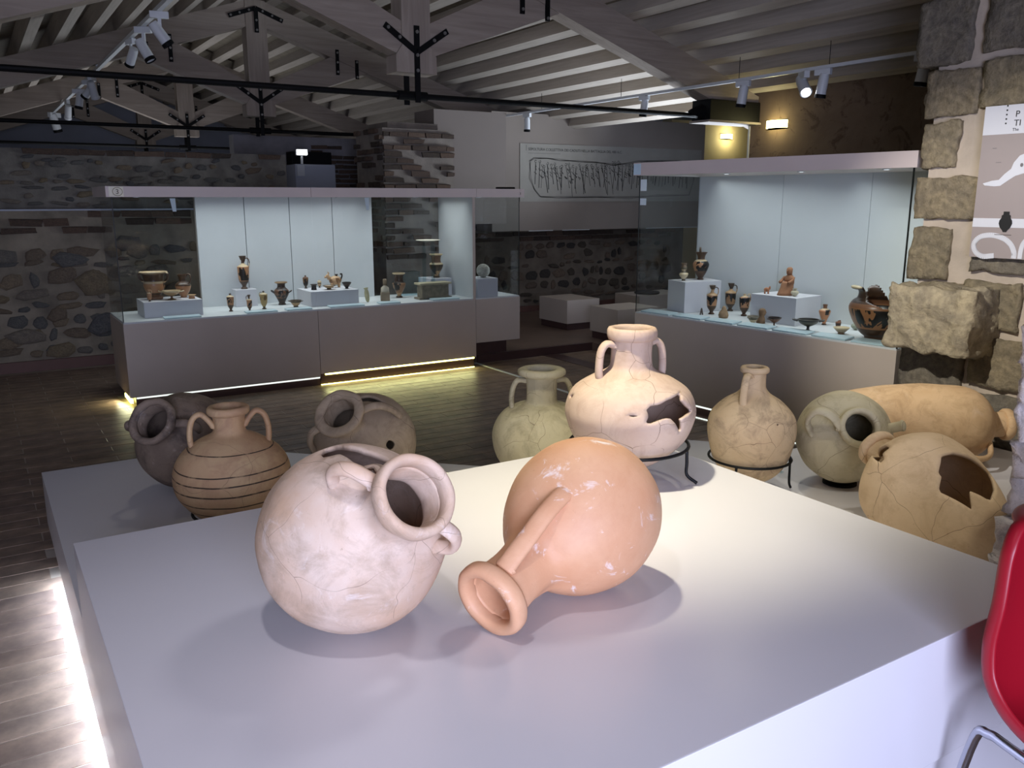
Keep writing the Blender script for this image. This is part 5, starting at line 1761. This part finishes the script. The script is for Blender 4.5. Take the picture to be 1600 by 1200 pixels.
for k in range(34):
    a = radians(-120 + k * 5.5)
    rr = .1695
    mb.box(-.0022, .0022, -.001, .0015, -.011, .011, Matrix.Translation((rr * cos(a), rr * sin(a), .194)) @ Matrix.Rotation(a + pi / 2, 4, 'Z') @ Matrix.Rotation(-.25, 4, 'X'))
t_ = mb.build('tongue_pattern', plain('tongue_cream', '#b59a72', .6), r)
t_['kind'] = 'stuff'

# on the middle pedestal
r = empty('seated_figure', (4.905, 4.115, .9240), radians(-98))
tag(r, 'terracotta seated goddess figure on the middle pedestal of the tall case', 'figurine')
MB().loft([(0, -.02, 0, .050, .058), (0, -.018, .02, .048, .050), (0, -.006, .05, .046, .046), (0, 0, .085, .046, .040), (0, .004, .096, .044, .034)]).build('lap_and_throne', terr, r, True)
MB().loft([(0, .012, .085, .046, .026), (0, .014, .11, .044, .024), (0, .014, .132, .038, .022), (0, .014, .142, .020, .017), (0, .012, .15, .016, .016)]).build('torso', terr, r, True)
hd = MB().loft([(0, .012, .146, .020, .017), (0, .010, .158, .023, .019), (0, .010, .175, .024, .020), (0, .012, .188, .022, .019), (0, .012, .197, .012, .012)])
hd.ball((0, -.011, .172), .005)
hd.build('head', terr, r, True)
for s in (-1, 1):
    MB().tube(smooth_curve([(s * .042, .012, .128), (s * .05, -.005, .105), (s * .042, -.035, .088)], 4), [.011] * 9, 8).build('arm', terr, r, True)
r = empty('small_animal', (4.848, 4.252, .9240), radians(-40))
tag(r, 'small orange clay animal at the left end of the middle pedestal', 'figurine')
mb = MB().ball((0, 0, .03), .018, (1.15, .75, .9)).loft([(.018, 0, .03, .008, .007), (.021, 0, .045, .007, .006), (.021, 0, .055, .004, .004)], 8)
for sx in (-.012, .012):
    mb.tube([(sx, .005, .025), (sx, .006, 0)], .005, 6).tube([(sx, -.005, .025), (sx, -.006, 0)], .005, 6)
mb.build('body', plain('animal_orange', '#a06a48', .7, var=.2, vscale=40), r, True)
pot('aryballos', 'cream aryballos beside the seated goddess figure', 'vase', 'aryballos', 'none', (4.885, 4.03, .9240), .055, .055, plain('ary2_clay', '#b9b096', .6, var=.08, vscale=30), 0)

# ------------------------------------------------------------------ low plinths in the side area
def plinth(poly, z1, lab):
    r = empty('low_plinth', (0, 0, 0))
    tag(r, lab, 'plinth', 'low grey plinths')
    cx = sum(p[0] for p in poly) / 4
    cy = sum(p[1] for p in poly) / 4
    sm = [(cx + (a - cx) * .93, cy + (b - cy) * .93) for a, b in poly]
    MB().slab(poly, .165, z1).build('plinth_body', M['panel'], r)
    MB().slab(sm, .086, .165).build('recessed_base', M['plinth'], r)
    return r


plinth([(5.79, 8.02), (6.26, 8.02), (6.26, 8.6), (5.79, 8.6)], .438, 'low grey empty plinth against the low rubble wall')
plinth([(5.73, 7.02), (6.3, 7.02), (6.3, 7.5), (5.73, 7.5)], .44, 'low grey plinth half hidden behind the tall show case')
p3 = plinth([(7.25, 8.45), (8.1, 8.45), (8.1, 8.95), (7.25, 8.95)], .36, 'farthest low grey plinth carrying a dark stone disc')
tag(MB().lathe([(.001, 0), (.16, 0), (.17, .015), (.16, .03), (.001, .032)], 28, mat4=Matrix.Translation((7.55, 8.65, .361))).build('stone_disc', plain('dark_disc', '#2b2724', .7, var=.1)), 'dark flat stone disc lying on the farthest low plinth', 'stone disc')
